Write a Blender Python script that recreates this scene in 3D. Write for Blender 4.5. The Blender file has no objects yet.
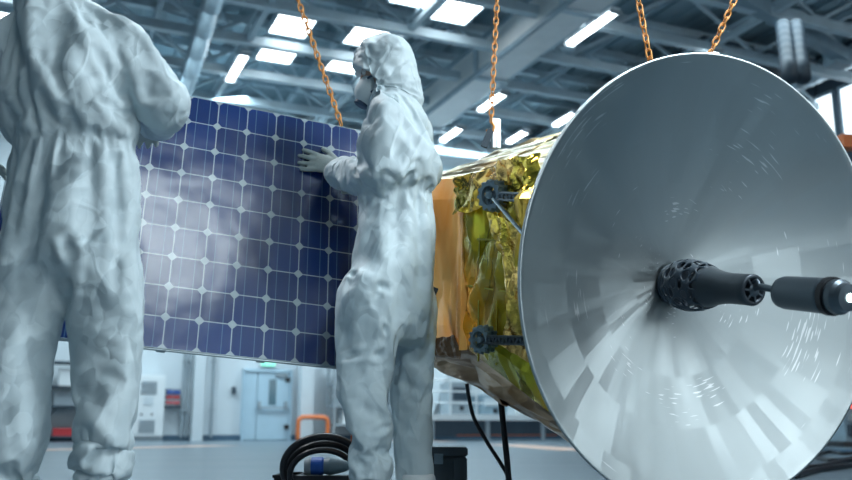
import bpy, bmesh, math, random
import numpy as np
from mathutils import Vector, Matrix
random.seed(7)
C = bpy.context.scene.collection
PI = math.pi
# ---------------------------------------------------------------- camera model (place reconstructed from a 900 px focal length)
TH = math.radians(11.95); CT, ST = math.cos(TH), math.sin(TH)
CAM = Vector((0, 0, .31)); F = 900.0
GY = math.radians(23.5); CG, SG = math.cos(GY), math.sin(GY)

def c2w(x, y, z):                      # camera right/up/forward metres -> world
    return Vector((x, z*CT - y*ST, .31 + z*ST + y*CT))
def c2d(x, y, z):
    return Vector((x, z*CT - y*ST, z*ST + y*CT))
def W(px, py, Y):                      # a point measured at depth Y
    d = c2d((px-426)/F, (240-py)/F, 1)
    return CAM + d*(Y/d.y)
def B(b, a, z=0.0):                    # hall frame: b across the hall, a along it
    return Vector((b*CG - a*SG, b*SG + a*CG, z))

# ---------------------------------------------------------------- numpy noise
def _h(ix, iy, iz, s):
    n = (ix*374761393 + iy*668265263 + iz*2147483647 + s*1274126177) & 0xFFFFFFFF
    n = ((n ^ (n >> 13))*1274126177) & 0xFFFFFFFF
    n = ((n ^ (n >> 16))*2246822519) & 0xFFFFFFFF
    return ((n ^ (n >> 15)) & 0xFFFFFF)/float(0xFFFFFF)
def pnoise(P, s=0):                    # gradient noise in about -1..1
    P = np.asarray(P, float); I = np.floor(P).astype(np.int64); f = P-I
    u = f*f*f*(f*(f*6-15)+10); r = 0
    for dx in (0, 1):
        for dy in (0, 1):
            for dz in (0, 1):
                a = I[:, 0]+dx; b = I[:, 1]+dy; c = I[:, 2]+dz
                g = (_h(a, b, c, s)*2-1)*(f[:, 0]-dx)+(_h(a, b, c, s+11)*2-1)*(f[:, 1]-dy)+(_h(a, b, c, s+23)*2-1)*(f[:, 2]-dz)
                r = r+g*(u[:, 0] if dx else 1-u[:, 0])*(u[:, 1] if dy else 1-u[:, 1])*(u[:, 2] if dz else 1-u[:, 2])
    return r*1.6
def facets(P, s=0):                    # piecewise planar crumple, about 0..1
    P = np.asarray(P, float); I = np.floor(P).astype(np.int64)
    d1 = np.full(len(P), 9.0); d2 = np.full(len(P), 9.0)
    for dx in (-1, 0, 1):
        for dy in (-1, 0, 1):
            for dz in (-1, 0, 1):
                a = I[:, 0]+dx; b = I[:, 1]+dy; c = I[:, 2]+dz
                q = np.stack([a+_h(a, b, c, s), b+_h(a, b, c, s+5), c+_h(a, b, c, s+9)], 1)
                d = ((P-q)**2).sum(1)
                m = d < d1
                d2 = np.where(m, d1, np.minimum(d2, d)); d1 = np.where(m, d, d1)
    return d2-d1

def paper(P, seed, f0, n=7, slope=.30):
    """crumpled sheet: straight creases between flat facets, patch by patch"""
    rnd = random.Random(seed); h = np.zeros(len(P))
    warp = np.stack([pnoise(P*3.1, seed+i) for i in range(3)], 1)*.05
    for i in range(n):
        d = Vector((rnd.gauss(0, 1), rnd.gauss(0, 1), rnd.gauss(0, .8))).normalized()
        f = f0*rnd.uniform(.7, 1.7); x = (P+warp)@np.array(d)*f+rnd.random()*9+pnoise(P*2.2, seed+40+i)*.55
        tri = np.abs((x % 1.0)*2-1)               # 0..1, sharp on both sides
        tri = np.where(tri > .93, .93+(tri-.93)*.3, tri)
        msk = np.clip(pnoise(P*f0*.55+i*5.3, seed+60+i)*1.6+.35, 0, 1)
        h += tri*msk*slope/(2*f)
    return h

# ---------------------------------------------------------------- object helpers
def thing(name, label, cat, loc, group=None):
    o = bpy.data.objects.new(name, None); C.objects.link(o); o.location = loc
    o.empty_display_size = .1
    o['label'] = label; o['category'] = cat
    if group: o['group'] = group
    o['L'] = 0
    del o['L']
    return o
ORG = {}
def root_loc(p):
    while p.parent: p = p.parent
    return Vector(p.location)
def finish(name, me, mat, parent=None, loc=None, smooth=False):
    """world-space mesh -> object (origin at its thing's base)"""
    L = root_loc(parent) if parent else (Vector(loc) if loc is not None else None)
    if L is None:
        xs = np.array([v.co for v in me.vertices]); mn = xs.min(0); mx = xs.max(0)
        L = Vector(((mn[0]+mx[0])/2, (mn[1]+mx[1])/2, mn[2]))
    me.transform(Matrix.Translation(-L))
    me.materials.append(mat)
    if smooth:
        for p in me.polygons: p.use_smooth = True
    o = bpy.data.objects.new(name, me); C.objects.link(o)
    if parent: o.parent = parent
    else: o.location = L
    return o
def obj(name, bm, mat, parent=None, loc=None, smooth=False):
    bmesh.ops.recalc_face_normals(bm, faces=bm.faces[:])
    me = bpy.data.meshes.new(name); bm.to_mesh(me); bm.free()
    return finish(name, me, mat, parent, loc, smooth)
def tag(o, label, cat, group=None):
    o['label'] = label; o['category'] = cat
    if group: o['group'] = group
    return o
def struct(o):
    o['kind'] = 'structure'; return o
def BM(): return bmesh.new()

def hexa(bm, pts):                      # 8 points: bottom 4, top 4
    v = [bm.verts.new(p) for p in pts]
    for f in ((0, 3, 2, 1), (4, 5, 6, 7), (0, 1, 5, 4), (1, 2, 6, 5), (2, 3, 7, 6), (3, 0, 4, 7)):
        bm.faces.new([v[i] for i in f])
def bbox(bm, b0, b1, a0, a1, z0, z1):   # box in hall frame
    hexa(bm, [B(b0, a0, z0), B(b1, a0, z0), B(b1, a1, z0), B(b0, a1, z0), B(b0, a0, z1), B(b1, a0, z1), B(b1, a1, z1), B(b0, a1, z1)])
    return bm
def bar(bm, p, q, w, h, up=(0, 0, 1)):  # rectangular bar from p to q
    p = Vector(p); q = Vector(q); d = (q-p).normalized(); up = Vector(up)
    if abs(d.dot(up)) > .98: up = Vector((CG, SG, 0))
    s = d.cross(up).normalized(); u = s.cross(d)
    o = [(-w/2, -h/2), (w/2, -h/2), (w/2, h/2), (-w/2, h/2)]
    hexa(bm, [p+s*x+u*y for x, y in o]+[q+s*x+u*y for x, y in o]); return bm
def frame_for(d):
    d = d.normalized(); r = Vector((0, 0, 1)) if abs(d.z) < .9 else Vector((1, 0, 0))
    s = d.cross(r).normalized(); return s, s.cross(d)
def tube(bm, pts, r, n=12, cap=True):
    pts = [Vector(p) for p in pts]; rings = []
    rs = r if isinstance(r, (list, tuple)) else [r]*len(pts)
    s = None
    for i, p in enumerate(pts):
        d = (pts[min(i+1, len(pts)-1)]-pts[max(i-1, 0)]).normalized()
        if s is None: s, u = frame_for(d)
        else:
            s = (s-d*s.dot(d)).normalized(); u = s.cross(d)
        rings.append([bm.verts.new(p+(s*math.cos(2*PI*k/n)+u*math.sin(2*PI*k/n))*rs[i]) for k in range(n)])
    for a, b in zip(rings, rings[1:]):
        for k in range(n): bm.faces.new((a[k], a[(k+1) % n], b[(k+1) % n], b[k]))
    if cap: bm.faces.new(rings[0][::-1]); bm.faces.new(rings[-1])
    return bm
def smoothpath(pts, n=8):               # Catmull-Rom
    P = [Vector(p) for p in pts]; P = [P[0]*2-P[1]]+P+[P[-1]*2-P[-2]]; out = []
    for i in range(1, len(P)-2):
        for k in range(n):
            t = k/n; a, b, c, d = P[i-1:i+3]
            out.append(.5*((2*b)+(c-a)*t+(2*a-5*b+4*c-d)*t*t+(3*b-a-3*c+d)*t**3))
    out.append(P[-2]); return out
def lathe(bm, O, ax, prof, n=32, closed=False, e=None):   # prof: (t along ax, radius)
    ax = Vector(ax).normalized()
    if e is None: s, u = frame_for(ax)
    else: s, u = e
    rings = []
    for t, r in prof:
        if r < 1e-5: rings.append([bm.verts.new(O+ax*t)])
        else: rings.append([bm.verts.new(O+ax*t+(s*math.cos(2*PI*k/n)+u*math.sin(2*PI*k/n))*r) for k in range(n)])
    prs = list(zip(rings, rings[1:]))+([(rings[-1], rings[0])] if closed else [])
    for a, b in prs:
        for k in range(n):
            k2 = (k+1) % n
            if len(a) == 1 and len(b) == 1: continue
            if len(a) == 1: bm.faces.new((a[0], b[k2], b[k]))
            elif len(b) == 1: bm.faces.new((a[k], a[k2], b[0]))
            else: bm.faces.new((a[k], a[k2], b[k2], b[k]))
    if not closed:
        for r in (rings[0], rings[-1]):
            if len(r) > 1: bm.faces.new(r)
    return bm

# ---------------------------------------------------------------- materials
def mat(name, col, rough=.6, metal=0, bump=None, var=0, vscale=3, emis=0, **kw):
    m = bpy.data.materials.new(name); m.use_nodes = True; nt = m.node_tree
    p = nt.nodes['Principled BSDF']
    p.inputs['Base Color'].default_value = (*col, 1); p.inputs['Roughness'].default_value = rough
    p.inputs['Metallic'].default_value = metal
    for k, v in kw.items(): p.inputs[k.replace('_', ' ')].default_value = v
    if emis:
        p.inputs['Emission Color'].default_value = (*col, 1); p.inputs['Emission Strength'].default_value = emis
    tc = nt.nodes.new('ShaderNodeTexCoord')
    if var:
        n = nt.nodes.new('ShaderNodeTexNoise'); n.inputs['Scale'].default_value = vscale; n.inputs['Detail'].default_value = 5
        nt.links.new(tc.outputs['Object'], n.inputs['Vector'])
        r = nt.nodes.new('ShaderNodeValToRGB')
        r.color_ramp.elements[0].position = .3; r.color_ramp.elements[1].position = .7
        r.color_ramp.elements[0].color = (*[max(0, c*(1-var)) for c in col], 1)
        r.color_ramp.elements[1].color = (*[min(1, c*(1+var)) for c in col], 1)
        nt.links.new(n.outputs['Fac'], r.inputs['Fac']); nt.links.new(r.outputs['Color'], p.inputs['Base Color'])
    if bump:
        kind, sc, st, dist = bump
        if kind == 'noise':
            n = nt.nodes.new('ShaderNodeTexNoise'); n.inputs['Scale'].default_value = sc; n.inputs['Detail'].default_value = 6
            out = n.outputs['Fac']
        elif kind == 'wave':
            n = nt.nodes.new('ShaderNodeTexWave'); n.inputs['Scale'].default_value = sc; n.bands_direction = 'DIAGONAL'
            out = n.outputs['Fac']
        else:
            n = nt.nodes.new('ShaderNodeTexVoronoi'); n.inputs['Scale'].default_value = sc
            if kind == 'edge': n.feature = 'DISTANCE_TO_EDGE'; out = n.outputs['Distance']
            else: out = n.outputs['Distance']
        nt.links.new(tc.outputs['Object'], n.inputs['Vector'])
        b = nt.nodes.new('ShaderNodeBump'); b.inputs['Strength'].default_value = st; b.inputs['Distance'].default_value = dist
        nt.links.new(out, b.inputs['Height']); nt.links.new(b.outputs['Normal'], p.inputs['Normal'])
    return m

M = {}
M['steel_pale'] = mat('pale_painted_steel', (.50, .63, .70), .5, bump=('noise', 2, .1, .02), var=.08)
M['steel_mid'] = mat('grey_blue_steel', (.27, .38, .45), .5, var=.1)
M['steel_dark'] = mat('dark_blue_steel', (.035, .06, .085), .5, var=.15)
M['girder'] = mat('white_girder', (.90, .93, .93), .4, var=.04)
M['deck'] = mat('roof_deck', (.30, .43, .50), .7, var=.12, vscale=.6)
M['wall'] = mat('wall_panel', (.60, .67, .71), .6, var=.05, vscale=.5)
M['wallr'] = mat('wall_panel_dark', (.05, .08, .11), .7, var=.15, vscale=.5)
M['skirt'] = mat('dark_blue_skirting', (.05, .11, .17), .5)
M['door'] = mat('door_paint', (.42, .58, .68), .45, var=.03)
M['doorglass'] = mat('door_glass', (.10, .18, .22), .1)
M['black'] = mat('black_plastic', (.012, .014, .018), .45)
M['rubber'] = mat('black_rubber', (.012, .014, .018), .35, bump=('noise', 60, .2, .004))
M['darkgrey'] = mat('dark_grey_case', (.065, .095, .115), .5, var=.15)
M['white'] = mat('white_paint', (.75, .80, .82), .4, var=.03)
M['grey'] = mat('grey_paint', (.30, .36, .40), .5, var=.06)
M['blue'] = mat('blue_plastic', (.02, .08, .30), .4)
M['red'] = mat('red_plastic', (.55, .03, .04), .4)
M['orange'] = mat('orange_paint', (.75, .20, .06), .45, var=.08)
M['lineo'] = mat('floor_line_salmon', (.85, .55, .42), .4, var=.05)
M['cardboard'] = mat('cardboard', (.35, .25, .15), .8, var=.1)
M['galv'] = mat('galvanised_duct', (.42, .52, .58), .35, .6, var=.12, vscale=8)
M['lamp'] = mat('lamp_glow', (.88, .96, 1.0), .5, emis=13)
M['sky'] = mat('skylight_glow', (.90, .97, 1.0), .5, emis=8)
M['win'] = mat('window_daylight', (.86, .95, 1.0), .5, emis=2.2)
M['bigwin'] = mat('tall_window_daylight', (.88, .96, 1.0), .5, emis=3.0)
M['skybig'] = mat('roof_lantern_glow', (.90, .97, 1.0), .5, emis=5)
M['skypan'] = mat('roof_lantern_glow_clear', (.86, .98, 1.0), .5, emis=7)
M['green'] = mat('exit_green', (.25, .85, .60), .5, emis=.7)
M['led'] = mat('white_led', (.8, 1, .95), .5, emis=6)
M['redled'] = mat('red_led', (1, .12, .10), .5, emis=2)
M['greenled'] = mat('green_led', (.2, 1, .5), .5, emis=1.5)
M['chain'] = mat('orange_chain_paint', (.78, .34, .08), .4, .1, var=.25, vscale=30)
M['rust'] = mat('rusty_chain', (.45, .12, .05), .6, .1, var=.3, vscale=30)
M['lattice'] = mat('dark_lattice_plastic', (.028, .045, .065), .4, .0, bump=('noise', 80, .2, .003))
M['feed'] = mat('dark_satin_metal', (.05, .065, .08), .38, .5, bump=('noise', 40, .12, .004))
M['feedgrey'] = mat('grey_satin_metal', (.10, .13, .155), .35, .6)
M['node'] = mat('blue_grey_lattice', (.17, .25, .30), .4, .3)
M['silver'] = mat('silver_metal', (.55, .62, .66), .25, 1)
M['panel_back'] = mat('panel_back', (.55, .6, .62), .5)
M['alu'] = mat('aluminium', (.45, .52, .55), .35, .9)
M['skin'] = mat('skin', (.50, .30, .22), .5, Subsurface_Weight=.1, var=.05)
M['eye'] = mat('eye_white', (.7, .7, .68), .2)
M['mask'] = mat('respirator_white', (.66, .74, .76), .7, bump=('noise', 90, .15, .003))
M['valve'] = mat('respirator_valve', (.03, .07, .13), .5)
M['glove'] = mat('grey_knit_glove', (.40, .47, .46), .85, bump=('noise', 160, .5, .004), var=.1, vscale=25)
M['strap'] = mat('dark_strap', (.03, .05, .07), .7)

def nodes(m): return m.node_tree.nodes, m.node_tree.links
# --- tyvek coverall: matt, slightly translucent, fine creases
def crumple_normal(nt, vec, scale, amount, warp=.06, wscale=6, nrm=None):
    """every cell of the crumpled sheet is a small flat facet with its own tilt"""
    N, L = nt.nodes, nt.links
    n0 = N.new('ShaderNodeTexNoise'); n0.inputs['Scale'].default_value = wscale; n0.inputs['Detail'].default_value = 2
    L.new(vec, n0.inputs['Vector'])
    sb = N.new('ShaderNodeVectorMath'); sb.operation = 'MULTIPLY_ADD'; sb.inputs[1].default_value = (warp*2,)*3
    L.new(n0.outputs['Color'], sb.inputs[0]); L.new(vec, sb.inputs[2])
    v = N.new('ShaderNodeTexVoronoi'); v.feature = 'SMOOTH_F1'; v.inputs['Smoothness'].default_value = .12; v.inputs['Scale'].default_value = scale
    L.new(sb.outputs[0], v.inputs['Vector'])
    c = N.new('ShaderNodeVectorMath'); c.operation = 'SUBTRACT'; c.inputs[1].default_value = (.5, .5, .5); L.new(v.outputs['Color'], c.inputs[0])
    m = N.new('ShaderNodeVectorMath'); m.operation = 'SCALE'; m.inputs['Scale'].default_value = amount; L.new(c.outputs[0], m.inputs[0])
    if nrm is None:
        g = N.new('ShaderNodeNewGeometry'); nrm = g.outputs['Normal']
    ad = N.new('ShaderNodeVectorMath'); ad.operation = 'ADD'; L.new(nrm, ad.inputs[0]); L.new(m.outputs[0], ad.inputs[1])
    no = N.new('ShaderNodeVectorMath'); no.operation = 'NORMALIZE'; L.new(ad.outputs[0], no.inputs[0]); return no.outputs[0]
def tyvek(name, col):
    m = mat(name, col, .6); N, L = nodes(m); p = N['Principled BSDF']
    tc = N.new('ShaderNodeTexCoord'); mp = N.new('ShaderNodeMapping'); mp.inputs['Scale'].default_value = (1, 1, .7); L.new(tc.outputs['Object'], mp.inputs['Vector'])
    n1 = crumple_normal(m.node_tree, mp.outputs[0], 9.5, .46, .07, 5)
    n2 = crumple_normal(m.node_tree, mp.outputs[0], 22, .32, .04, 11, n1)
    # thin ridges
    n = N.new('ShaderNodeTexNoise'); n.inputs['Scale'].default_value = 5; n.inputs['Detail'].default_value = 1.5; n.inputs['Distortion'].default_value = .6; L.new(mp.outputs[0], n.inputs['Vector'])
    a = N.new('ShaderNodeMath'); a.operation = 'SUBTRACT'; a.inputs[1].default_value = .5; L.new(n.outputs['Fac'], a.inputs[0])
    ab = N.new('ShaderNodeMath'); ab.operation = 'ABSOLUTE'; L.new(a.outputs[0], ab.inputs[0])
    mr = N.new('ShaderNodeMapRange'); mr.inputs['From Max'].default_value = .035; mr.inputs['To Min'].default_value = 1; mr.inputs['To Max'].default_value = 0; L.new(ab.outputs[0], mr.inputs['Value'])
    b = N.new('ShaderNodeBump'); b.inputs['Strength'].default_value = .35; b.inputs['Distance'].default_value = .004
    L.new(mr.outputs[0], b.inputs['Height']); L.new(n2, b.inputs['Normal']); L.new(b.outputs['Normal'], p.inputs['Normal'])
    return m
M['tyvek'] = tyvek('white_coverall_fabric', (.54, .65, .69))
M['seam'] = mat('coverall_seam', (.62, .69, .70), .6)

# --- floor: polished epoxy with streaks
def floor_mat():
    m = mat('epoxy_floor', (.22, .30, .36), .28); N, L = nodes(m); p = N['Principled BSDF']
    tc = N.new('ShaderNodeTexCoord'); mp = N.new('ShaderNodeMapping'); mp.inputs['Scale'].default_value = (.25, .9, 1)
    mp.inputs['Rotation'].default_value = (0, 0, GY)
    n = N.new('ShaderNodeTexNoise'); n.inputs['Scale'].default_value = 1.3; n.inputs['Detail'].default_value = 8
    L.new(tc.outputs['Object'], mp.inputs['Vector']); L.new(mp.outputs[0], n.inputs['Vector'])
    r = N.new('ShaderNodeValToRGB'); r.color_ramp.elements[0].position = .35; r.color_ramp.elements[1].position = .68
    r.color_ramp.elements[0].color = (.085, .13, .165, 1); r.color_ramp.elements[1].color = (.15, .205, .245, 1)
    L.new(n.outputs['Fac'], r.inputs['Fac']); L.new(r.outputs['Color'], p.inputs['Base Color'])
    rr = N.new('ShaderNodeMapRange'); rr.inputs['To Min'].default_value = .22; rr.inputs['To Max'].default_value = .42
    L.new(n.outputs['Fac'], rr.inputs['Value']); L.new(rr.outputs[0], p.inputs['Roughness'])
    return m
M['floor'] = floor_mat()

# --- solar panel: cells from UV in cell units, pattern lives in the glass laminate
def solar_mat():
    m = mat('solar_cells', (.01, .03, .14), .16); N, L = nodes(m); p = N['Principled BSDF']
    uv = N.new('ShaderNodeUVMap'); sp = N.new('ShaderNodeSeparateXYZ'); L.new(uv.outputs[0], sp.inputs[0])
    def mth(op, a, b=None, c=None):
        n = N.new('ShaderNodeMath'); n.operation = op
        for i, v in enumerate((a, b, c)):
            if v is None: continue
            if isinstance(v, (int, float)): n.inputs[i].default_value = v
            else: L.new(v, n.inputs[i])
        return n.outputs[0]
    def cen(x):                          # distance from the cell centre, 0..0.5
        return mth('ABSOLUTE', mth('SUBTRACT', mth('FRACT', x), .5))
    dx, dy = cen(sp.outputs[0]), cen(sp.outputs[1])
    gap = mth('MAXIMUM', mth('GREATER_THAN', dx, .483), mth('GREATER_THAN', dy, .483))
    dia = mth('GREATER_THAN', mth('ADD', dx, dy), .84)
    lines = mth('MAXIMUM', gap, dia)
    bus = mth('LESS_THAN', mth('ABSOLUTE', mth('SUBTRACT', dx, .21)), .012)
    fin = mth('MULTIPLY', mth('LESS_THAN', mth('FRACT', mth('MULTIPLY', sp.outputs[1], 36)), .22), .06)
    # slow cell-to-cell tone
    fl = N.new('ShaderNodeCombineXYZ'); L.new(mth('FLOOR', sp.outputs[0]), fl.inputs[0]); L.new(mth('FLOOR', sp.outputs[1]), fl.inputs[1])
    wn = N.new('ShaderNodeTexWhiteNoise'); L.new(fl.outputs[0], wn.inputs['Vector'])
    base = N.new('ShaderNodeMixRGB'); base.inputs[1].default_value = (.001, .018, .11, 1); base.inputs[2].default_value = (.002, .028, .16, 1)
    L.new(wn.outputs['Value'], base.inputs['Fac'])
    m1 = N.new('ShaderNodeMixRGB'); m1.inputs[2].default_value = (.10, .20, .32, 1); L.new(base.outputs[0], m1.inputs[1])
    L.new(mth('MAXIMUM', mth('MULTIPLY', bus, .8), fin), m1.inputs['Fac'])
    m2 = N.new('ShaderNodeMixRGB'); m2.inputs[2].default_value = (.36, .44, .48, 1); L.new(m1.outputs[0], m2.inputs[1]); L.new(lines, m2.inputs['Fac'])
    L.new(m2.outputs[0], p.inputs['Base Color'])
    n = N.new('ShaderNodeTexNoise'); n.inputs['Scale'].default_value = 2.4; n.inputs['Detail'].default_value = 3
    tc = N.new('ShaderNodeTexCoord'); L.new(tc.outputs['Object'], n.inputs['Vector'])
    b = N.new('ShaderNodeBump'); b.inputs['Strength'].default_value = .22; b.inputs['Distance'].default_value = .03
    L.new(n.outputs['Fac'], b.inputs['Height']); L.new(b.outputs['Normal'], p.inputs['Normal'])
    p.inputs['Specular IOR Level'].default_value = .9
    p.inputs['Coat Weight'].default_value = .6; p.inputs['Coat Roughness'].default_value = .12
    L.new(b.outputs['Normal'], p.inputs['Coat Normal'])
    return m
M['solar'] = solar_mat()

# --- metal foils
def foil(name, col, col2, rough=.2, sc=16, st=.5, stretch=(1, 1, 1), metal=1.0, facet=.75, along=0):
    m = mat(name, col, rough, metal); N, L = nodes(m); p = N['Principled BSDF']
    tc = N.new('ShaderNodeTexCoord'); mp = N.new('ShaderNodeMapping'); mp.inputs['Scale'].default_value = stretch
    if along:                            # creases pulled lengthwise along the body
        mp.vector_type = 'TEXTURE'; mp.inputs['Rotation'].default_value = (0, 0, math.radians(24.3)); mp.inputs['Scale'].default_value = (1, along, 1)
    L.new(tc.outputs['Object'], mp.inputs['Vector'])
    v = N.new('ShaderNodeTexNoise'); v.inputs['Scale'].default_value = sc; v.inputs['Detail'].default_value = 2; v.inputs['Distortion'].default_value = .8; L.new(mp.outputs[0], v.inputs['Vector'])
    n = N.new('ShaderNodeTexNoise'); n.inputs['Scale'].default_value = 4; n.inputs['Detail'].default_value = 4; L.new(mp.outputs[0], n.inputs['Vector'])
    r = N.new('ShaderNodeMixRGB'); r.inputs[1].default_value = (*col, 1); r.inputs[2].default_value = (*col2, 1)
    rmp = N.new('ShaderNodeValToRGB'); rmp.color_ramp.elements[0].position = .42; rmp.color_ramp.elements[1].position = .58
    L.new(n.outputs['Fac'], rmp.inputs['Fac']); L.new(rmp.outputs['Color'], r.inputs['Fac']); L.new(r.outputs[0], p.inputs['Base Color'])
    b = N.new('ShaderNodeBump'); b.inputs['Strength'].default_value = st; b.inputs['Distance'].default_value = .02
    L.new(v.outputs['Fac'], b.inputs['Height']); L.new(crumple_normal(nt_ := m.node_tree, mp.outputs[0], sc*1.2, facet, .05, 9, b.outputs['Normal']), p.inputs['Normal'])
    return m
M['gold'] = foil('green_gold_foil', (.58, .54, .03), (.85, .52, .06), .20, 6, .25, (1, 1, .6), .55)
M['copper'] = foil('copper_foil', (1.0, .42, .08), (1.0, .56, .16), .35, 5, .3, (1, 1, .5), .1)
M['silverfoil'] = foil('pale_gold_foil', (.42, .37, .22), (.15, .10, .035), .30, 20, .3, facet=.6, along=9)
M['bronze'] = foil('bronze_foil', (.30, .17, .09), (.66, .42, .24), .28, 16, .5, facet=.7, along=6)

# --- dish: spun aluminium, brushing runs around the axis
def dish_mat():
    m = mat('spun_aluminium', (.66, .72, .73), .3, 1.0); N, L = nodes(m); p = N['Principled BSDF']
    p.inputs['Anisotropic'].default_value = .75
    tg = N.new('ShaderNodeTangent'); tg.direction_type = 'RADIAL'; tg.axis = 'Z'; L.new(tg.outputs[0], p.inputs['Tangent'])
    uv = N.new('ShaderNodeUVMap')        # u = turns around the axis, v = radius
    def tex(sx, sy, sc, det=3):
        mp = N.new('ShaderNodeMapping'); mp.inputs['Scale'].default_value = (sx, sy, 1); L.new(uv.outputs[0], mp.inputs['Vector'])
        n = N.new('ShaderNodeTexNoise'); n.inputs['Scale'].default_value = sc; n.inputs['Detail'].default_value = det
        L.new(mp.outputs[0], n.inputs['Vector']); return n.outputs['Fac']
    # patchwork of polishing sectors
    br = N.new('ShaderNodeTexBrick'); br.inputs['Scale'].default_value = 1; br.inputs['Mortar Size'].default_value = 0
    br.inputs['Brick Width'].default_value = .5; br.inputs['Row Height'].default_value = .17
    br.inputs['Color1'].default_value = (0, 0, 0, 1); br.inputs['Color2'].default_value = (1, 1, 1, 1)
    mp = N.new('ShaderNodeMapping'); mp.inputs['Scale'].default_value = (34, 1, 1); L.new(uv.outputs[0], mp.inputs['Vector']); L.new(mp.outputs[0], br.inputs['Vector'])
    mx = N.new('ShaderNodeMath'); mx.operation = 'MULTIPLY_ADD'; mx.inputs[1].default_value = .14; mx.inputs[2].default_value = .24
    L.new(br.outputs['Color'], mx.inputs[0])
    a2 = N.new('ShaderNodeMath'); a2.operation = 'MULTIPLY_ADD'; a2.inputs[1].default_value = .18; L.new(tex(10, 3, 1.2), a2.inputs[0]); L.new(mx.outputs[0], a2.inputs[2])
    L.new(a2.outputs[0], p.inputs['Roughness'])
    sc_ = N.new('ShaderNodeMath'); sc_.operation = 'MULTIPLY'; L.new(tex(46, 150, 1, 0), sc_.inputs[0]); L.new(tex(9, 6, 1, 1), sc_.inputs[1])
    sr = N.new('ShaderNodeMapRange'); sr.inputs['From Min'].default_value = .43; sr.inputs['From Max'].default_value = .47; L.new(sc_.outputs[0], sr.inputs['Value'])
    cm = N.new('ShaderNodeMixRGB'); cm.inputs[1].default_value = (.50, .56, .57, 1); cm.inputs[2].default_value = (.84, .88, .89, 1); L.new(sr.outputs[0], cm.inputs['Fac']); L.new(cm.outputs[0], p.inputs['Base Color'])
    b = N.new('ShaderNodeBump'); b.inputs['Strength'].default_value = .25; b.inputs['Distance'].default_value = .004
    s = N.new('ShaderNodeMath'); s.operation = 'MULTIPLY_ADD'; s.inputs[1].default_value = .35; L.new(tex(46, 1.3, 1.0, 2), s.inputs[0]); L.new(tex(7, 3.0, 1.4, 3), s.inputs[2])
    L.new(s.outputs[0], b.inputs['Height'])
    b2 = N.new('ShaderNodeBump'); b2.inputs['Strength'].default_value = .04; b2.inputs['Distance'].default_value = .001
    L.new(tex(2, 160, 1, 2), b2.inputs['Height']); L.new(b.outputs['Normal'], b2.inputs['Normal'])
    L.new(b2.outputs['Normal'], p.inputs['Normal'])
    return m
M['dish'] = dish_mat()

# ================================================================ THE HALL
def hall():
    bm = BM(); bbox(bm, -14, 22, -16, 31, -.2, 0); fl = struct(obj('floor', bm, M['floor'], loc=(0, 0, 0)))
    bm = BM(); bbox(bm, -14, 22, -16, 31, 11.2, 11.4)
    for k in range(60):                  # corrugation of the deck
        b = -13.7+k*.6; bbox(bm, b, b+.25, -16, 31, 11.12, 11.2)
    struct(obj('ceiling', bm, M['deck']))
    bm = BM(); bbox(bm, -14, 22, 29, 29.3, 0, 11.12)
    for b in (-6, -2, 1.8, 4.95, 5.05, 12.0, 16):   # panel joints
        bbox(bm, b, b+.05, 28.97, 29, 0, 11.1)
    struct(obj('wall_back', bm, M['wall']))
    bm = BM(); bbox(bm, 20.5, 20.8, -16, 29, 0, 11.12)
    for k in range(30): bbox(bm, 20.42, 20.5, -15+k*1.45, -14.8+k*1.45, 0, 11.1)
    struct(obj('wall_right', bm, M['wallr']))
    bm = BM(); bbox(bm, -14.3, -14, -16, 29, 0, 11.12); struct(obj('wall_left', bm, M['wall']))
    bm = BM(); bbox(bm, -14, 20.5, 28.9, 28.99, 0, .17); struct(obj('baseboard_back', bm, M['skirt']))
hall()
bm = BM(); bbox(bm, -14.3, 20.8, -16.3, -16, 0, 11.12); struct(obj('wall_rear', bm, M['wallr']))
k = 7
for (b0, b1) in ((.6, 4.2), (4.8, 8.4), (9, 12.4), (12.8, 16.2), (16.6, 20.0)):     # tall daylight windows at the far end behind the viewer
    bm = BM(); bbox(bm, b0, b1, -15.96, -15.9, 3.6, 10.5); w_ = struct(obj('window_%d' % k, bm, M['bigwin'])); k += 1
    bm = BM()
    for z in (3.5, 6.9, 10.5): bbox(bm, b0-.1, b1+.1, -15.92, -15.84, z, z+.1)
    for b in (b0-.1, (b0+b1)/2, b1): bbox(bm, b, b+.1, -15.92, -15.84, 3.6, 10.5)
    obj('window_frame', bm, M['steel_mid'], w_)
for (a0, a1) in ((-10.2, -8.0),):
    bm = BM(); bbox(bm, 20.30, 20.36, a0, a1, 2.8, 9.4); w_ = struct(obj('window_%d' % k, bm, M['bigwin'])); k += 1
    bm = BM()
    for z in (2.7, 6.1, 9.4): bbox(bm, 20.22, 20.34, a0-.1, a1+.1, z, z+.1)
    for a in (a0-.1, (a0+a1)/2, a1): bbox(bm, 20.22, 20.34, a, a+.1, 2.8, 9.4)
    obj('window_frame', bm, M['steel_mid'], w_)

# windows in the right wall
for i, (a0, a1) in enumerate(((16.55, 17.45), (17.6, 18.6), (18.75, 19.7), (13.2, 14.2), (14.35, 15.3), (15.45, 16.4))):
    bm = BM(); bbox(bm, 20.36, 20.4, a0+.05, a1-.05, 8.35, 9.75)
    w = struct(obj('window_%d' % (i+1), bm, M['win']))
    bm = BM()
    for z in (8.26, 9.75): bbox(bm, 20.3, 20.42, a0, a1, z, z+.09)
    for a in (a0, a1-.07): bbox(bm, 20.3, 20.42, a, a+.07, 8.35, 9.75)
    obj('window_frame', bm, M['steel_mid'], w)

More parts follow.
